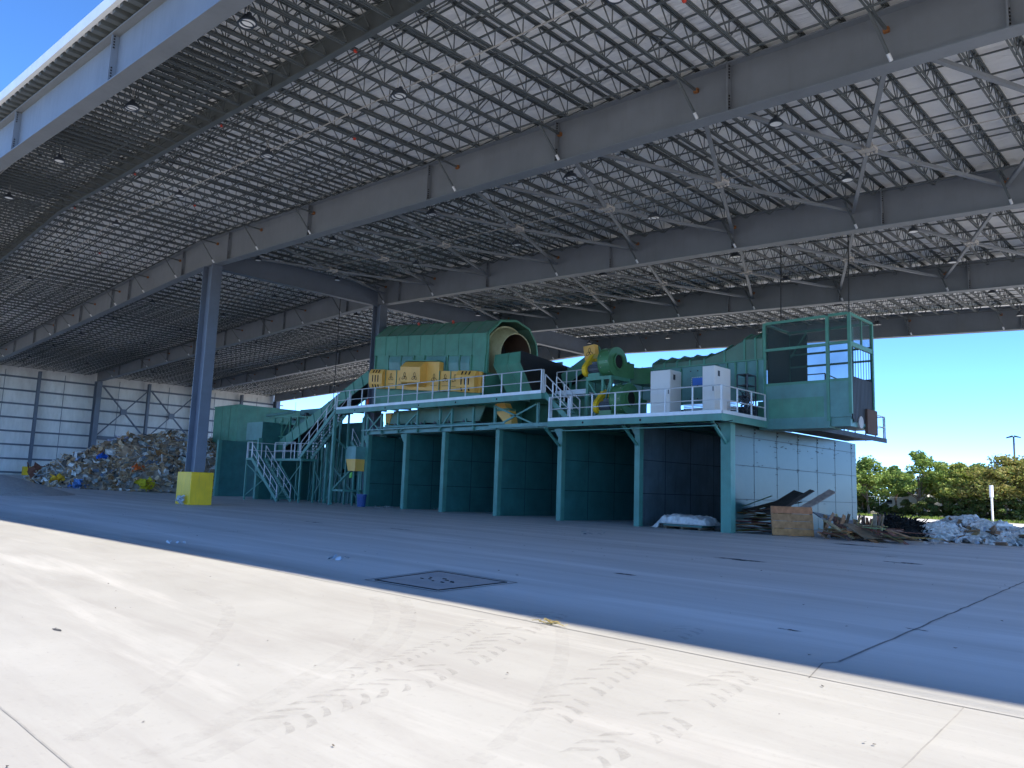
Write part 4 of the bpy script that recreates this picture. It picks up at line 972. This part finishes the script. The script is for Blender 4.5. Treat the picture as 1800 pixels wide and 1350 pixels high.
for z in (5.3,6.4,7.0): b.bar((-62,33,z),(-53.5,33.6,z-.3),.14,.12)
for i in range(7): b.bar((-61.5+1.3*i,33.1,3.2),(-61.5+1.3*i,33.1,7.0-.05*i),.12)
for i in range(6): b.bar((-61.5+1.3*i,33.1,5.2),(-60.2+1.3*i,33.1,6.8),.08)
b.build('truss','green',t)
b=MB(); b.box(-60.5,34.0,6.3,-54.2,35.2,6.9); b.box(-59.3,34.2,7.1,-55.9,35.2,7.6); b.box(-58.6,33.3,4.6,-55.5,34.8,6.0); b.box(-57.0,34,7.0,-53.6,35,7.25); b.build('belts','bunker',t)
b=MB(); b.tube((-62.4,32.8,7.1),(-57.8,32.8,7.25),.12,10); b.build('roller','bluegrey',t)
b=MB(); 
for i in range(26):
    p=V((U(-61,-54),U(33.2,34.5),U(4.2,7.4))); b.box(p.x,p.y,p.z,p.x+U(.1,.5),p.y+.3,p.z+U(.08,.3))
b.build('small_fittings','motor',t)
t=thing('tipping_bin','small hanging bin, pale blue-green above and yellow tapered below, beside the first bunker post','hopper',(-44.3,29.9,2.4))
b=MB(); b.box(-45.2,29.8,3.15,-44.06,30.9,4.0); b.build('upper_body','bluegrey',t)
b=MB(); b.hexa([(-44.95,29.85,2.35),(-44.1,29.85,2.35),(-44.1,30.8,2.35),(-44.95,30.8,2.35)],[(-45.2,29.8,3.149),(-44.06,29.8,3.149),(-44.06,30.9,3.149),(-45.2,30.9,3.149)]); b.build('lower_cone','orange',t)
b=MB(); b.bar((-44.9,30.3,0),(-44.9,30.3,2.36),.1); b.bar((-44.2,30.3,0),(-44.2,30.3,2.36),.1); b.build('leg','teal',t)
b=MB(); 
for i in range(9): b.bar((-54+1.1*i,32.4,0),(-54+1.1*i,32.4,4.2),.12)
for i in range(8): b.bar((-54+1.1*i,32.4,.3+.3*(i%2)),(-52.9+1.1*i,32.4,3.6),.08)
b.box(-54,35.4,0,-44.5,35.7,5.0); b.box(-50.5,36,0,-44.8,36.3,5.9); b.box(-58.5,36.4,0,-50.6,36.7,6.5); b.box(-52.2,33.5,.0,-49.8,34.6,2.1); b.box(-49.2,34.2,0,-46.8,35.2,2.6)
single(b,'machine_base','bunker','dark clutter of machine legs and casings under the feed belt','machine base',(-49,33,0))
b=MB(); b.box(-47.5,31.7,1.9,-47.2,31.75,2.3); single(b,'lime_tag','lime','small lime green panel glimpsed between the posts under the walkway','panel',(-47.3,31.7,1.9))

t=thing('cable_tray','thin grey cable tray and drooping hoses running along the deck edge of the low walkway','cable tray',(-21,29.3,4.7))
b=MB(); b.box(-26,29.215,4.50,-16.6,29.29,4.54); b.build('tray','teal',t)
b=MB()
for i in range(5):
    x=-25.4+1.9*i; b.path([V((x+k*.32,29.27,4.72-.10*math.sin(math.pi*k/6))) for k in range(7)],.018,5)
b.build('hoses','black',t)
t=thing('fire_extinguisher','small red extinguisher standing at the left end of the high walkway','extinguisher',(-42.95,29.75,6.53))
b=MB(); b.tube((-42.95,29.75,6.53),(-42.95,29.75,7.08),.09,12); b.tube((-42.95,29.75,7.08),(-42.95,29.75,7.16),.09,12,.03); b.build('cylinder','red',t)
b=MB(); b.tube((-42.95,29.75,7.16),(-42.95,29.75,7.24),.025,8); b.bar((-43.05,29.75,7.22),(-42.85,29.75,7.26),.02); b.build('valve','black',t)
# ------------------------------------------------------------------ plants beyond the yard
def leaves(b,c,rad,n,size,pal):
    for _ in range(n):
        d=V((R_.gauss(0,1),R_.gauss(0,1),R_.gauss(0,1))).normalized()*(U(.25,1)**.5)
        p=V(c)+V((d.x*rad[0],d.y*rad[1],d.z*rad[2])); s=size*U(.6,1.4)
        a=V((U(-1,1),U(-1,1),U(-.6,.6))).normalized(); e=a.cross(V((U(-1,1),U(-1,1),U(-1,1)))).normalized()
        k=R_.choice(pal); v=U(1.2,2.0); b.col=(k[0]*v,k[1]*v,k[2]*v)
        b.add([p-a*s,p+e*s*.45,p+a*s,p-e*s*.45],[(0,1,2,3)])
PALS=[[(.14,.21,.045),(.10,.16,.035),(.19,.24,.06)],[(.19,.24,.055),(.14,.19,.04),(.24,.25,.07)],[(.09,.16,.04),(.12,.19,.05),(.07,.12,.03)],[(.20,.19,.055),(.16,.19,.045),(.22,.19,.06)]]
def tree(x,y,h,w,pal,lab,low=.22,name='tree',cat='tree',nl=100,grp='trees beyond the yard',bare=False):
    t=thing(name,lab,cat,(x,y,0),grp); b=MB(); top=V((x+U(-.4,.4),y,h*.62)); base=V((x,y,-.05))
    b.tube(base,base.lerp(top,.5)+V((U(-.2,.2),0,0)),.16*h/6,7,.11*h/6); m=base.lerp(top,.5); b.tube(m,top,.11*h/6,7,.05*h/6)
    cl=[]
    for i in range(int(20+w*11)):
        a=U(0,6.28); u=U(low,1.0); pr=math.sin(math.pi*min(1,max(.0,(u-low*.5)/(1.02-low*.5)))**.8)
        r=w*1.25*pr*U(.3,1.0); cl.append(V((x+r*math.cos(a),y+r*math.sin(a)*.8,h*u*U(.9,1.0))))
    for c in cl[:11]: b.tube(base.lerp(top,U(.35,.9)),c,.045*h/6,5,.015)
    b.build('trunk','trunk',t)
    b=MB()
    for c in cl: leaves(b,c,(U(.55,1.0)*w*.36,U(.5,.9)*w*.36,U(.4,.75)*w*.30),nl,.17,pal)
    b.build('crown','leaf',t)
def at(px,y):   # a point on the ground at distance y seen at photo column px
    for it in range(60):
        pass
    d=_w(px,890); k=y/d.y; return d.x*k
TR=[(1528,90,6.3,2.9,0,'rounded yellow-green tree just right of the steel end wall'),(1487,93,7.0,2.6,2,'tree mostly hidden behind the steel end wall'),(1575,95,5.6,2.0,2,'small blue-green tree in the gap left of the tallest tree'),(1617,91,7.2,2.7,0,'tallest tree of the row with a loose pointed top'),(1660,94,6.0,2.4,1,'yellow-green tree just right of the tallest tree'),(1690,91,5.7,2.3,1,'low spreading tree in the middle of the row'),(1722,95,5.9,2.2,0,'green tree left of the white marker post'),(1765,90,6.6,3.2,3,'broad tree with yellowing brown leaves behind the white marker post'),(1805,91,6.3,2.8,3,'yellowing tree cut off by the right edge of the picture'),(1850,93,8,3,0,'green tree beyond the right edge'),(1440,97,7,2.6,2,'dark tree behind the end of the bunker row')]
for px,y,h,w,pi_,lab in TR: tree(at(px,y),y,h,w,PALS[pi_],lab,.40)
for i,(px,y,h,w,pi_,lab) in enumerate(((1505,114,5.4,3.2,0,'low leafy tree behind the rounded tree by the end wall'),(1552,115,5.2,3.2,2,'low dark tree filling the gap left of the tallest tree'),(1598,114,5.6,3.3,1,'low tree behind the left side of the tallest tree'),(1642,115,5.5,3.3,0,'low tree behind the right side of the tallest tree'),(1676,114,5.4,3.2,2,'low dark tree behind the middle of the row'),(1708,115,5.6,3.3,1,'low yellow-green tree behind the spreading tree'),(1742,114,5.9,3.4,0,'low tree behind the white marker post'),(1782,115,6.1,3.4,1,'low tree below the tall light pole'))):
    tree(at(px,y),y,h,w,PALS[pi_],lab,.12,nl=110)
BU=[(1515,90.6,2.21,1.27,'dark bush at the foot of the rounded tree by the end wall'),(1590,91.1,1.80,1.02,'dark bush in front of the white parked vehicle'),(1632,90.1,2.13,1.27,'dense bush below the tallest tree'),(1672,90.6,2.38,1.44,'dense dark bush right of the tallest tree trunk'),(1702,90.1,2.30,1.36,'dark bush left of the white marker post'),(1735,90.6,2.38,1.36,'dark bush behind the white marker post'),(1772,90.1,2.46,1.44,'dark bush right of the white marker post'),(1800,90.6,2.54,1.44,'dark bush at the right edge of the picture'),(1555,91.6,1.23,0.85,'low thin bush in front of the white van')]
for px,y,h,w,lab in BU: tree(at(px,y),y,h,w,[(.06,.10,.026),(.09,.13,.035),(.12,.12,.055)],lab,.08,'bush','bush',110,'bushes under the trees')
# chain fence and things parked behind it
t=thing('chain_fence','thin grey wire fence on slim posts behind the bushes','fence',(-25,92,0))
for i in range(16):
    b=MB(); b.tube((-48+3.2*i,92.6,0),(-48+3.2*i,92.6,2.1),.035,6); b.build('post','galv',t)
b=MB(); 
for z in (.1,.7,1.4,2.05): b.tube((-48,92.6,z),(0,92.6,z),.012,4)
b.build('wires','galv',t)
def van(px,y,L,H,lab,box=False):
    x=at(px,y); t=thing('parked_truck',lab,'truck',(x,y,0))
    b=MB(); P=[(0,.45),(L,.45),(L,H),(1.6 if box else 1.3,H),(1.15,1.75 if not box else H*.8),(.15,1.25),(0,.9)]
    b.loft([(x+p,y,z) for p,z in P],[(x+p,y+2,z) for p,z in P]); b.build('body','white',t,bevel=.06)
    b=MB(); b.hexa([(x+.55,y-.015,1.3),(x+1.5,y-.015,1.3),(x+1.5,y-.002,1.3),(x+.55,y-.002,1.3)],[(x+1.05,y-.015,1.75),(x+1.5,y-.015,1.75),(x+1.5,y-.002,1.75),(x+1.05,y-.002,1.75)]); b.build('window','glass',t)
    for d in (1.0,L-1.0):
        b=MB(); b.tube((x+d,y-.05,.4),(x+d,y+.2,.4),.4,16); w=b.build('wheel','black',t)
        b=MB(); b.tube((x+d,y-.07,.4),(x+d,y-.052,.4),.2,12); b.build('rim','galv',w)
van(1545,96,5.2,2.5,'white parked van half hidden by bushes near the end wall'); van(1602,97,13.5,3.1,'long white box truck seen between the tree trunks',True); van(1566,104,6,3.4,'white box truck standing farther back behind the van',True)
# poles
t=thing('street_lamp','tall brown light pole with two short heads above the trees at the right','street lamp',(at(1788,118),118,0)); x=at(1788,118)
b=MB(); b.tube((x,118,0),(x,118,10.6),.16,8,.11); b.build('pole','pole',t)
for s in (-1,1):
    b=MB(); b.hexa([(x+s*.1,117.85,10.5),(x+s*.85,117.85,10.35),(x+s*.85,118.15,10.35),(x+s*.1,118.15,10.5)],[(x+s*.1,117.85,10.75),(x+s*.8,117.85,10.5),(x+s*.8,118.15,10.5),(x+s*.1,118.15,10.75)]); b.build('lamp_head','pole',t)
t=thing('marker_post','slim white post with a thicker top standing before the bushes','post',(-18.7,83,0))
b=MB(); b.tube((-18.7,83,0),(-18.7,83,2.9),.10,8); b.build('post','trim',t); b=MB(); b.tube((-18.7,83,2.3),(-18.7,83,3.4),.17,10); b.build('sleeve','trim',t)
# ------------------------------------------------------------------ waste heap
from mathutils import noise as NZ
def mound(b,cx,cy,ax,ay,rot,h,n=46,rough=.5,fz=.0,p=1.2,zb=0.):
    cr,sr=math.cos(rot),math.sin(rot); vs=[];fs=[]
    for i in range(n+1):
        for j in range(n+1):
            u=-1+2*i/n; v=-1+2*j/n; r=math.hypot(u,v); x=u*ax;y=v*ay
            X=cx+x*cr-y*sr; Y=cy+x*sr+y*cr
            z=h*max(0,1-r**p) if r<1 else -.15
            if r<1: z+=rough*NZ.noise(V((X*.35,Y*.35,0)))*min(1,(1-r)*4)+fz*NZ.noise(V((X*2,Y*2,3)))*min(1,(1-r)*6)
            vs.append((X,Y,max(-.1,z)+zb))
    for i in range(n):
        for j in range(n): a=i*(n+1)+j; fs.append((a,a+n+1,a+n+2,a+1))
    b.add(vs,fs); return vs
def scrap(b,p,nrm,s,pal):
    k=R_.choice(pal); v=U(.6,1.2); b.col=(k[0]*v,k[1]*v,k[2]*v); typ=R_.random()
    a=V((R_.gauss(0,1),R_.gauss(0,1),R_.gauss(0,.5))).normalized(); e=a.cross(nrm+V((U(-.7,.7),U(-.7,.7),0))).normalized(); f=a.cross(e)
    if typ<.45:   # crumpled sheet
        w=s*U(.5,1.3);h=s*U(.4,1.1); m=3; g=[[p+a*w*(i/m-.5)+e*h*(j/m-.5)+f*s*U(-.22,.22) for j in range(m+1)] for i in range(m+1)]
        vs=[q for r in g for q in r]; b.add(vs,[(i*(m+1)+j,(i+1)*(m+1)+j,(i+1)*(m+1)+j+1,i*(m+1)+j+1) for i in range(m) for j in range(m)])
    elif typ<.75: b.bar(p-a*s*U(.4,1.2),p+a*s*U(.4,1.2),U(.05,.14),U(.03,.09),up=tuple(e))
    elif typ<.92: b.bar(p-a*s*.5,p+a*s*.5,s*U(.5,1.1),.03,up=tuple(e))
    else:
        n=7; A=[p+(e*math.cos(6.28*i/n)+f*math.sin(6.28*i/n))*s*U(.2,.4)-a*s*.3 for i in range(n)]; Bq=[p+(e*math.cos(6.28*i/n)+f*math.sin(6.28*i/n))*s*U(.2,.4)+a*s*.3 for i in range(n)]; b.loft(A,Bq)
WP=[(.50,.34,.20)]*10+[(.60,.44,.28)]*9+[(.70,.68,.63)]*5+[(.82,.80,.75)]*4+[(.36,.28,.20)]*4+[(.15,.13,.11)]*2+[(.62,.60,.57)]*4+[(.45,.31,.20)]*4+[(.05,.05,.05)]+[(.25,.32,.42)]+[(.45,.24,.10)]*2+[(.33,.36,.34)]*3
hx,hy=-77.,30.; rot=math.atan2(.925,.38)
b=MB(); b.col=(.34,.28,.22); vs=mound(b,hx,hy,11.5,8.0,rot,4.9,50,1.1,.3,2.1,.25)
surf=[V(v) for v in vs if v[2]>.3]
for i in range(5200):
    p=R_.choice(surf)+V((U(-.3,.3),U(-.3,.3),U(-.05,.25))); scrap(b,p,V((.6,-.5,.8)).normalized(),U(.25,.75)*(1 if R_.random()<.92 else 1.7),WP)
for i in range(260):   # spill round the foot
    a=U(0,6.28); x=11.9*math.cos(a)*U(.95,1.07); y=8.4*math.sin(a)*U(.95,1.07); p=V((hx+x*math.cos(rot)-y*math.sin(rot),hy+x*math.sin(rot)+y*math.cos(rot),.25)); scrap(b,p,V((0,0,1)),U(.15,.5),WP)
tag(b.build('waste_heap','debris',None,(0,0,0)),'large grey-brown heap of mixed waste by the white wall','waste heap',kind='stuff')
def near_surf(px,py):
    d=_w(px,py); best=min(surf,key=lambda s:((s-CP)-d*((s-CP).dot(d))).length+ .02*(s-CP).length); return best
def clump(px,py,s,colr,lab,name='plastic_sheet',cat='plastic sheet'):
    p=near_surf(px,py)-_w(px,py)*.5; b=MB(); 
    for i in range(14): scrap(b,p+V((U(-s,s)*.5,U(-s,s)*.7,U(-.3,.4)*s)),V((.6,-.5,.6)),s*U(.5,.9),[colr])
    single(b,name,'debris',lab,cat,tuple(p))
clump(262,858,1.0,(.75,.60,.03),'bright yellow crumpled sheet low on the waste heap near the column block')
clump(180,806,.5,(.03,.15,.60),'bright blue scrap of sheet high on the waste heap')
clump(135,862,.95,(.16,.32,.66),'blue crumpled plastic at the left foot of the waste heap')
clump(95,843,.7,(.75,.42,.03),'orange-yellow board at the left edge of the waste heap','scrap_board','scrap')
clump(240,826,.6,(.85,.18,.04),'small bright orange scrap in the middle of the waste heap','orange_scrap','scrap')
clump(206,766,1.2,(.45,.47,.62),'pale bundle of plastic on the very top of the waste heap')
clump(70,830,1.3,(.20,.08,.05),'dark red-brown scrap at the far left end of the waste heap','scrap_metal','scrap')
b=MB(); mound(b,-63.5,11.5,7.5,6.5,.3,1.5,40,.12,.05,1.5); tag(b.build('gravel_heap','gravel',None,(0,0,0),smooth=True),'smooth low heap of dark grey fines in front of the waste heap','gravel heap',kind='stuff')
# ------------------------------------------------------------------ wood heap at the end wall
WD=[(.34,.18,.085),(.27,.15,.075),(.40,.24,.12),(.21,.12,.065),(.42,.27,.14),(.15,.09,.055)]
def plank(p,q,w,th,colr,lab,group,up=(0,0,1),name='plank'):
    b=MB(); b.col=colr; b.bar(p,q,w,th,up); p=V(p);q=V(q); single(b,name,'wood',lab,'board',tuple((p+q)/2),group)
# big nailed panel leaning towards the camera
t=thing('panel_of_boards','large upright light brown wooden panel of wide boards at the front of the wood heap','wood panel',(-14.3,31.5,0))
b=MB(); A=V((-15.0,30.95,.02)); Bv=V((-13.75,32.15,.02)); up=V((-.12,.10,1.22)); dr_=(Bv-A)
nrm=dr_.cross(up).normalized()
for i in range(4):
    a0=A+up*(i/4+.004); a1=A+up*((i+1)/4-.012); b.col=tuple(c*U(.92,1.1) for c in (.42,.20,.085))
    b.hexa([a0,a0+dr_,a0+dr_-nrm*.04,a0-nrm*.04],[a1,a1+dr_,a1+dr_-nrm*.04,a1-nrm*.04])
b.build('boards','wood',t)
b=MB(); b.col=(.2,.15,.1)
for f in (.03,.5,.97): a=A+dr_*f-nrm*.08; b.bar(a,a+up,.08,.08)
b.build('battens','wood',t)
gA='dark boards stacked left of the big wooden panel'
for i in range(34):
    x=-16.4+U(-.35,.5); y=31.4+U(0,1.6)+.02*i; z=.06+.036*i; a=U(-.5,.9); L=U(.7,1.2)
    d=V((math.cos(a),math.sin(a),U(-.05,.14)+(.3 if i>27 else 0)))*L
    plank(V((x,y,z))-d,V((x,y,z))+d,U(.2,.5),.035,tuple(c*U(.15,.5) for c in R_.choice(WD)),'dark weathered board in the loose stack left of the big wooden panel',gA)
plank((-15.9,32.2,.9),(-14.9,33.4,1.85),.9,.05,(.05,.042,.036),'black sheet leaning up at the top of the wood heap',None,(0,-.3,1),'black_sheet')
plank((-15.2,32.3,1.1),(-14.3,33.3,1.95),.35,.04,(.09,.075,.065),'dark narrow board pointing up behind the black sheet',None,(0,-.3,1))
plank((-14.5,32.2,1.0),(-13.7,34.0,1.95),.34,.05,(.30,.24,.20),'grey-brown board pointing up right above the big wooden panel',None,(.3,-.3,1))
plank((-14.0,33.0,.9),(-12.6,34.4,.55),1.1,.04,(.30,.31,.32),'flat grey sheet lying on the wood heap right of the big panel',None,(.1,-.2,1),'grey_sheet')
gB='short boards standing right of the big wooden panel'
for i in range(30):
    x=-13.6+.07*i+U(-.08,.08); y=32.4+.04*i+U(-.2,.3); h=U(.55,1.05); 
    plank((x,y,.05),(x+U(-.15,.35),y+U(.1,.5),h),U(.12,.22),.03,tuple(c*U(.8,1.25) for c in R_.choice(WD)),'short weathered board standing on end right of the big wooden panel',gB,(1,U(-.6,.2),0))
gC='broken boards lying at the front of the wood heap'
for i in range(60):
    u=R_.random(); x=-13.5+2.9*u+U(-.2,.2); y=32.0+.4*u+U(-.5,.9); z=.06+U(0,.62)*(1-abs(u-.45)); a=U(-.9,.5); L=U(.3,.85)
    d=V((math.cos(a),math.sin(a),U(-.25,.25)))*L
    plank(V((x,y,z+abs(d.z))),V((x,y,max(.03,z-abs(d.z))))+d*2,U(.09,.24),.03,tuple(c*U(.6,1.25) for c in R_.choice(WD)),'broken grey-brown board lying at the front of the wood heap',gC)
plank((-13.1,31.6,.75),(-11.9,31.5,.10),.24,.05,(.38,.28,.15),'long board sloping down right from the big wooden panel',None)
plank((-12.3,32.3,.62),(-11.2,31.6,.15),.75,.05,(.30,.21,.13),'wide brown board lying at a slant at the right front of the wood heap',None)
plank((-11.7,33.2,.3),(-11.6,33.0,1.05),.14,.05,(.33,.25,.17),'short plank standing upright before the black tangle',None,(0,1,0))
plank((-13.0,34.9,.45),(-10.9,35.6,.35),.5,.04,(.05,.06,.09),'flat dark sheet lying between the boards and the white film',None,(0,0,1),'dark_sheet')
# black tangle
b=MB(); b.col=(.02,.018,.016); vs=mound(b,-11.9,35.8,2.0,1.4,.7,.78,30,.3,.2,1.6); sf=[V(v) for v in vs if v[2]>.1]
for i in range(900):
    p=R_.choice(sf)+V((U(-.1,.1),U(-.1,.1),U(0,.06))); a=V((R_.gauss(0,1),R_.gauss(0,1),R_.gauss(0,.35))).normalized()*U(.1,.45); c=U(.5,1.6); b.col=(.022*c,.018*c,.015*c); b.bar(p-a,p+a,U(.02,.07),U(.015,.04))
tag(b.build('black_tangle','debris',None,(0,0,0)),'black tangled heap of torn roofing behind the boards','black heap',kind='stuff')
# white film heap
def film(c,rx,ry,rz,seed,lab,grp='crumpled white film bundles',rot=0.):
    b=MB(); n,m=44,30; vs=[];fs=[]
    for j in range(m+1):
        for i in range(n):
            t=math.pi*j/m; a=2*math.pi*i/n; d=V((math.sin(t)*math.cos(a),math.sin(t)*math.sin(a),math.cos(t)))
            k=1+.30*NZ.noise(d*1.6+V((seed,0,0)))+.22*NZ.noise(d*4+V((0,seed,0)))+.20*abs(NZ.noise(d*6+V((0,0,seed))))-.16*abs(NZ.noise(d*13+V((seed,0,seed))))
            x=d.x*rx*k;y=d.y*ry*k; vs.append((c[0]+x*math.cos(rot)-y*math.sin(rot),c[1]+x*math.sin(rot)+y*math.cos(rot),max(.0,c[2]+d.z*rz*k)))
    for j in range(m):
        for i in range(n): fs.append((j*n+i,(j+1)*n+i,(j+1)*n+(i+1)%n,j*n+(i+1)%n))
    b.add(vs,fs); return single(b,'film_bundle','film',lab,'plastic film',(c[0],c[1],0),grp)
FL='crumpled white plastic film in the heap right of the black tangle'
for i in range(26):
    u=(i%13)/12; x=-10.6+3.6*u+U(-.4,.4); y=36.6+1.6*u+U(-.9,1.2); h=.78*math.sin(math.pi*min(1,u*.8+.15))
    film((x,y,.12+(h*.55 if i>=13 else .1)),U(.45,.9),U(.35,.7),U(.22,.45),i*7.3,FL,rot=U(0,3))
b=MB(); FP=[(.74,.72,.69)]*8+[(.60,.60,.60)]*3+[(.36,.22,.12)]*2+[(.25,.15,.09)]+[(.42,.48,.56)]
for i in range(620):
    u=R_.random(); x=-10.9+4.1*u+R_.gauss(0,.3); y=36.4+1.6*u+R_.gauss(0,.6); h=.80*math.sin(math.pi*min(1,u*.8+.15))*max(.1,1-abs(y-36.6-1.6*u)/1.5)
    scrap(b,V((x,y,max(.06,h*U(.5,1.12)))),V((.3,-.6,.7)).normalized(),U(.15,.5),FP)
tag(b.build('film_scraps','debris',None,(0,0,0)),'loose crumpled white film and brown scraps over the film heap','plastic film',kind='stuff')
film((-9.9,38.6,.55),.9,.7,.52,91.,'largest white film bundle forming the peak of the film heap',None)
for i,(p,q,lab) in enumerate((((-11.0,35.6,.15),(-9.3,37.6,.75),'long white pipe-like roll sloping up into the film heap'),)):
    b=MB(); b.tube(p,q,.13,10); single(b,'film_roll','film',lab,'roll',p)
gD='brown boards caught in the white film'
for i in range(12):
    x=-10.2+3.2*R_.random(); y=36.3+1.3*R_.random(); d=V((U(-.5,.5),U(-.4,.4),U(-.15,.15)))
    plank(V((x,y,.35)),V((x,y,.4))+d,U(.15,.3),.04,tuple(c*U(.7,1.2) for c in R_.choice(WD)),'brown scrap board caught in the white film heap',gD)
plank((-8.0,36.9,.5),(-7.4,37.2,.05),.25,.1,(.22,.09,.04),'dark red-brown block at the right end of the film heap',None,(0,0,1),'wood_block')
# film-wrapped pallet in the last bunker
t=thing('wrapped_pallet','flat stack on a pallet under crumpled clear film in the last bunker','wrapped pallet',(-19.0,31.2,0))
b=MB(); b.col=(.16,.12,.08)
for x in (-20.1,-19.2,-18.3): b.box(x,30.6,0,x+.1,31.8,.1)
for i in range(7): b.box(-20.2,30.6+.18*i,.101,-18.1,30.72+.18*i,.125)
b.build('pallet','wood',t)
b=MB(); b.box(-20.15,30.6,.14,-18.15,31.8,.20); b.box(-20.1,30.65,.21,-18.1,31.8,.30); b.box(-20.15,30.6,.31,-18.2,31.8,.4); b.build('stack','bunker',t)
b=MB(); n=40; vs=[];fs=[]
for i in range(n+1):
    for j in range(n//2+1):
        u=i/n;v=j/(n//2); x=-20.7+2.9*u; y=30.45+1.5*v; e=min(u/.16,(1-u)/.1,v/.12,(1-v)/.1,1)
        z=.40+.16*NZ.noise(V((x*1.2,y*1.2,2)))+.12*abs(NZ.noise(V((x*4,y*4,1))))+.2*math.sin(math.pi*u)*math.sin(math.pi*v)
        vs.append((x+.05*NZ.noise(V((x*5,y*5,0))),y+.06*NZ.noise(V((x*6,y,5))),max(.03 if u<.15 else .24,z*e+ (.0 if u<.15 else .1)) if e<1 else z+.05))
for i in range(n):
    for j in range(n//2): a=i*(n//2+1)+j; fs.append((a,a+n//2+1,a+n//2+2,a+1))
b.add(vs,fs); b.build('film_cover','film',t)
# ------------------------------------------------------------------ small things on the floor
t=thing('waste_bin','blue plastic barrel bin with two handles at the foot of the first bunker post','bin',(-43.2,29.9,0))
b=MB(); b.tube((-43.2,29.9,0),(-43.2,29.9,.78),.27,16,.33); b.ring((-43.2,29.9,.76),(0,0,1),.29,.37,.06,18); b.build('barrel','blue',t)
b=MB(); b.tube((-43.2,29.9,.77),(-43.2,29.9,.775),.29,14); b.build('inside','dark',t)
for s in (-1,1):
    b=MB(); b.path([V((-43.2+s*.35,29.85,.66)),V((-43.2+s*.43,29.85,.70)),V((-43.2+s*.43,29.95,.70)),V((-43.2+s*.35,29.95,.66))],.02,5); b.build('handle','blue',t)
def litter(px,py,s,pal,n,lab,cat='litter',name='litter',mat='debris',sz=1.):
    p=gp(px,py); b=MB()
    for i in range(n):
        c=p+V((R_.gauss(0,s),R_.gauss(0,s),U(.02,.12))); k=R_.choice(pal); b.col=k; a=V((U(-1,1),U(-1,1),U(-.3,.3))).normalized()*U(.05,.16)*sz; e=V((-a.y,a.x,U(-.03,.06)))*U(.3,.8)
        q=[c-a-e,c+a-e,c+a+e,c-a+e]; q=[V((v.x,v.y,max(.008,v.z))) for v in q]; b.add(q,[(0,1,2,3)])
    single(b,name,mat,lab,cat,tuple(p))
litter(676,893,.35,[(.5,.5,.5),(.3,.28,.25),(.6,.6,.58)],22,'pale paper scraps on the floor beside the blue bin')
litter(775,897,.35,[(.5,.5,.5),(.35,.33,.3)],14,'few pale scraps in front of the second bunker')
p=gp(965,1098); b=MB()
for i in range(11):
    a=U(-.5,.6)+(math.pi if i%2 else 0); q=p+V((U(-.05,.05),U(-.03,.03),.01)); L=U(.08,.2); e=q+V((math.cos(a)*L,math.sin(a)*L*.6,U(.0,.05))); c=U(.7,1.2); b.col=(.40*c,.30*c,.10*c); b.path([q,q.lerp(e,.5)+V((0,0,U(.01,.03))),e],.004,4)
    for j in range(4):
        r=q.lerp(e,U(.3,1.05))+V((0,0,U(.005,.02))); l=U(.012,.03); f=U(0,6.28); b.col=(.46*c,.36*c,.12*c); b.add([r,r+V((math.cos(f)*l,math.sin(f)*l,U(0,.012))),r+V((math.cos(f+.5)*l*1.5,math.sin(f+.5)*l*1.5,U(0,.015))),r+V((math.cos(f+1)*l,math.sin(f+1)*l,0))],[(0,1,2,3)])
single(b,'dry_sprig','debris','small dry yellow plant sprig lying in the sun by the shadow edge','plant sprig',tuple(p))
litter(594,984,.12,[(.5,.55,.6),(.35,.4,.45)],10,'small pale scraps on the shaded floor by the shadow edge',sz=.5)
litter(308,956,.10,[(.5,.55,.6)],6,'tiny white scrap on the shaded floor left of the middle',sz=.5)
litter(1040,940,.25,[(.4,.42,.45)],8,'pale flecks on the floor before the bunkers')
litter(1660,958,.5,[(.65,.67,.68)],12,'white film scraps on the floor before the film heap')
b=MB(); 
for i in range(9): b.col=(.5,.52,.53); scrap(b,V((-44.15+U(-.1,.1),18.32+U(-.05,.05),.25+U(-.15,.2))),V((0,-1,.2)),.3,[(.62,.64,.66)])
single(b,'plastic_bag','debris','crumpled white plastic bag leaning on the yellow column block','plastic bag',(-44.15,18.3,0))
b=MB()
for i in range(420):
    x=U(-40,3); y=U(8,30); 
    if R_.random()<.08: y=U(1,7); x=U(-16,0)
    s=U(.004,.014) if y<8 else U(.006,.028); a=U(0,6.28); c=U(.4,1.3); b.col=(.10*c,.085*c,.07*c)
    b.add([(x+s*math.cos(a+k*1.57)*U(.5,1.6),y+s*math.sin(a+k*1.57)*U(.5,1.6),.007+U(0,.012)) for k in range(4)],[(0,1,2,3)])
tag(b.build('floor_crumbs','debris',None,(0,0,0)),'scattered small crumbs and chips over the concrete floor','debris',kind='stuff')
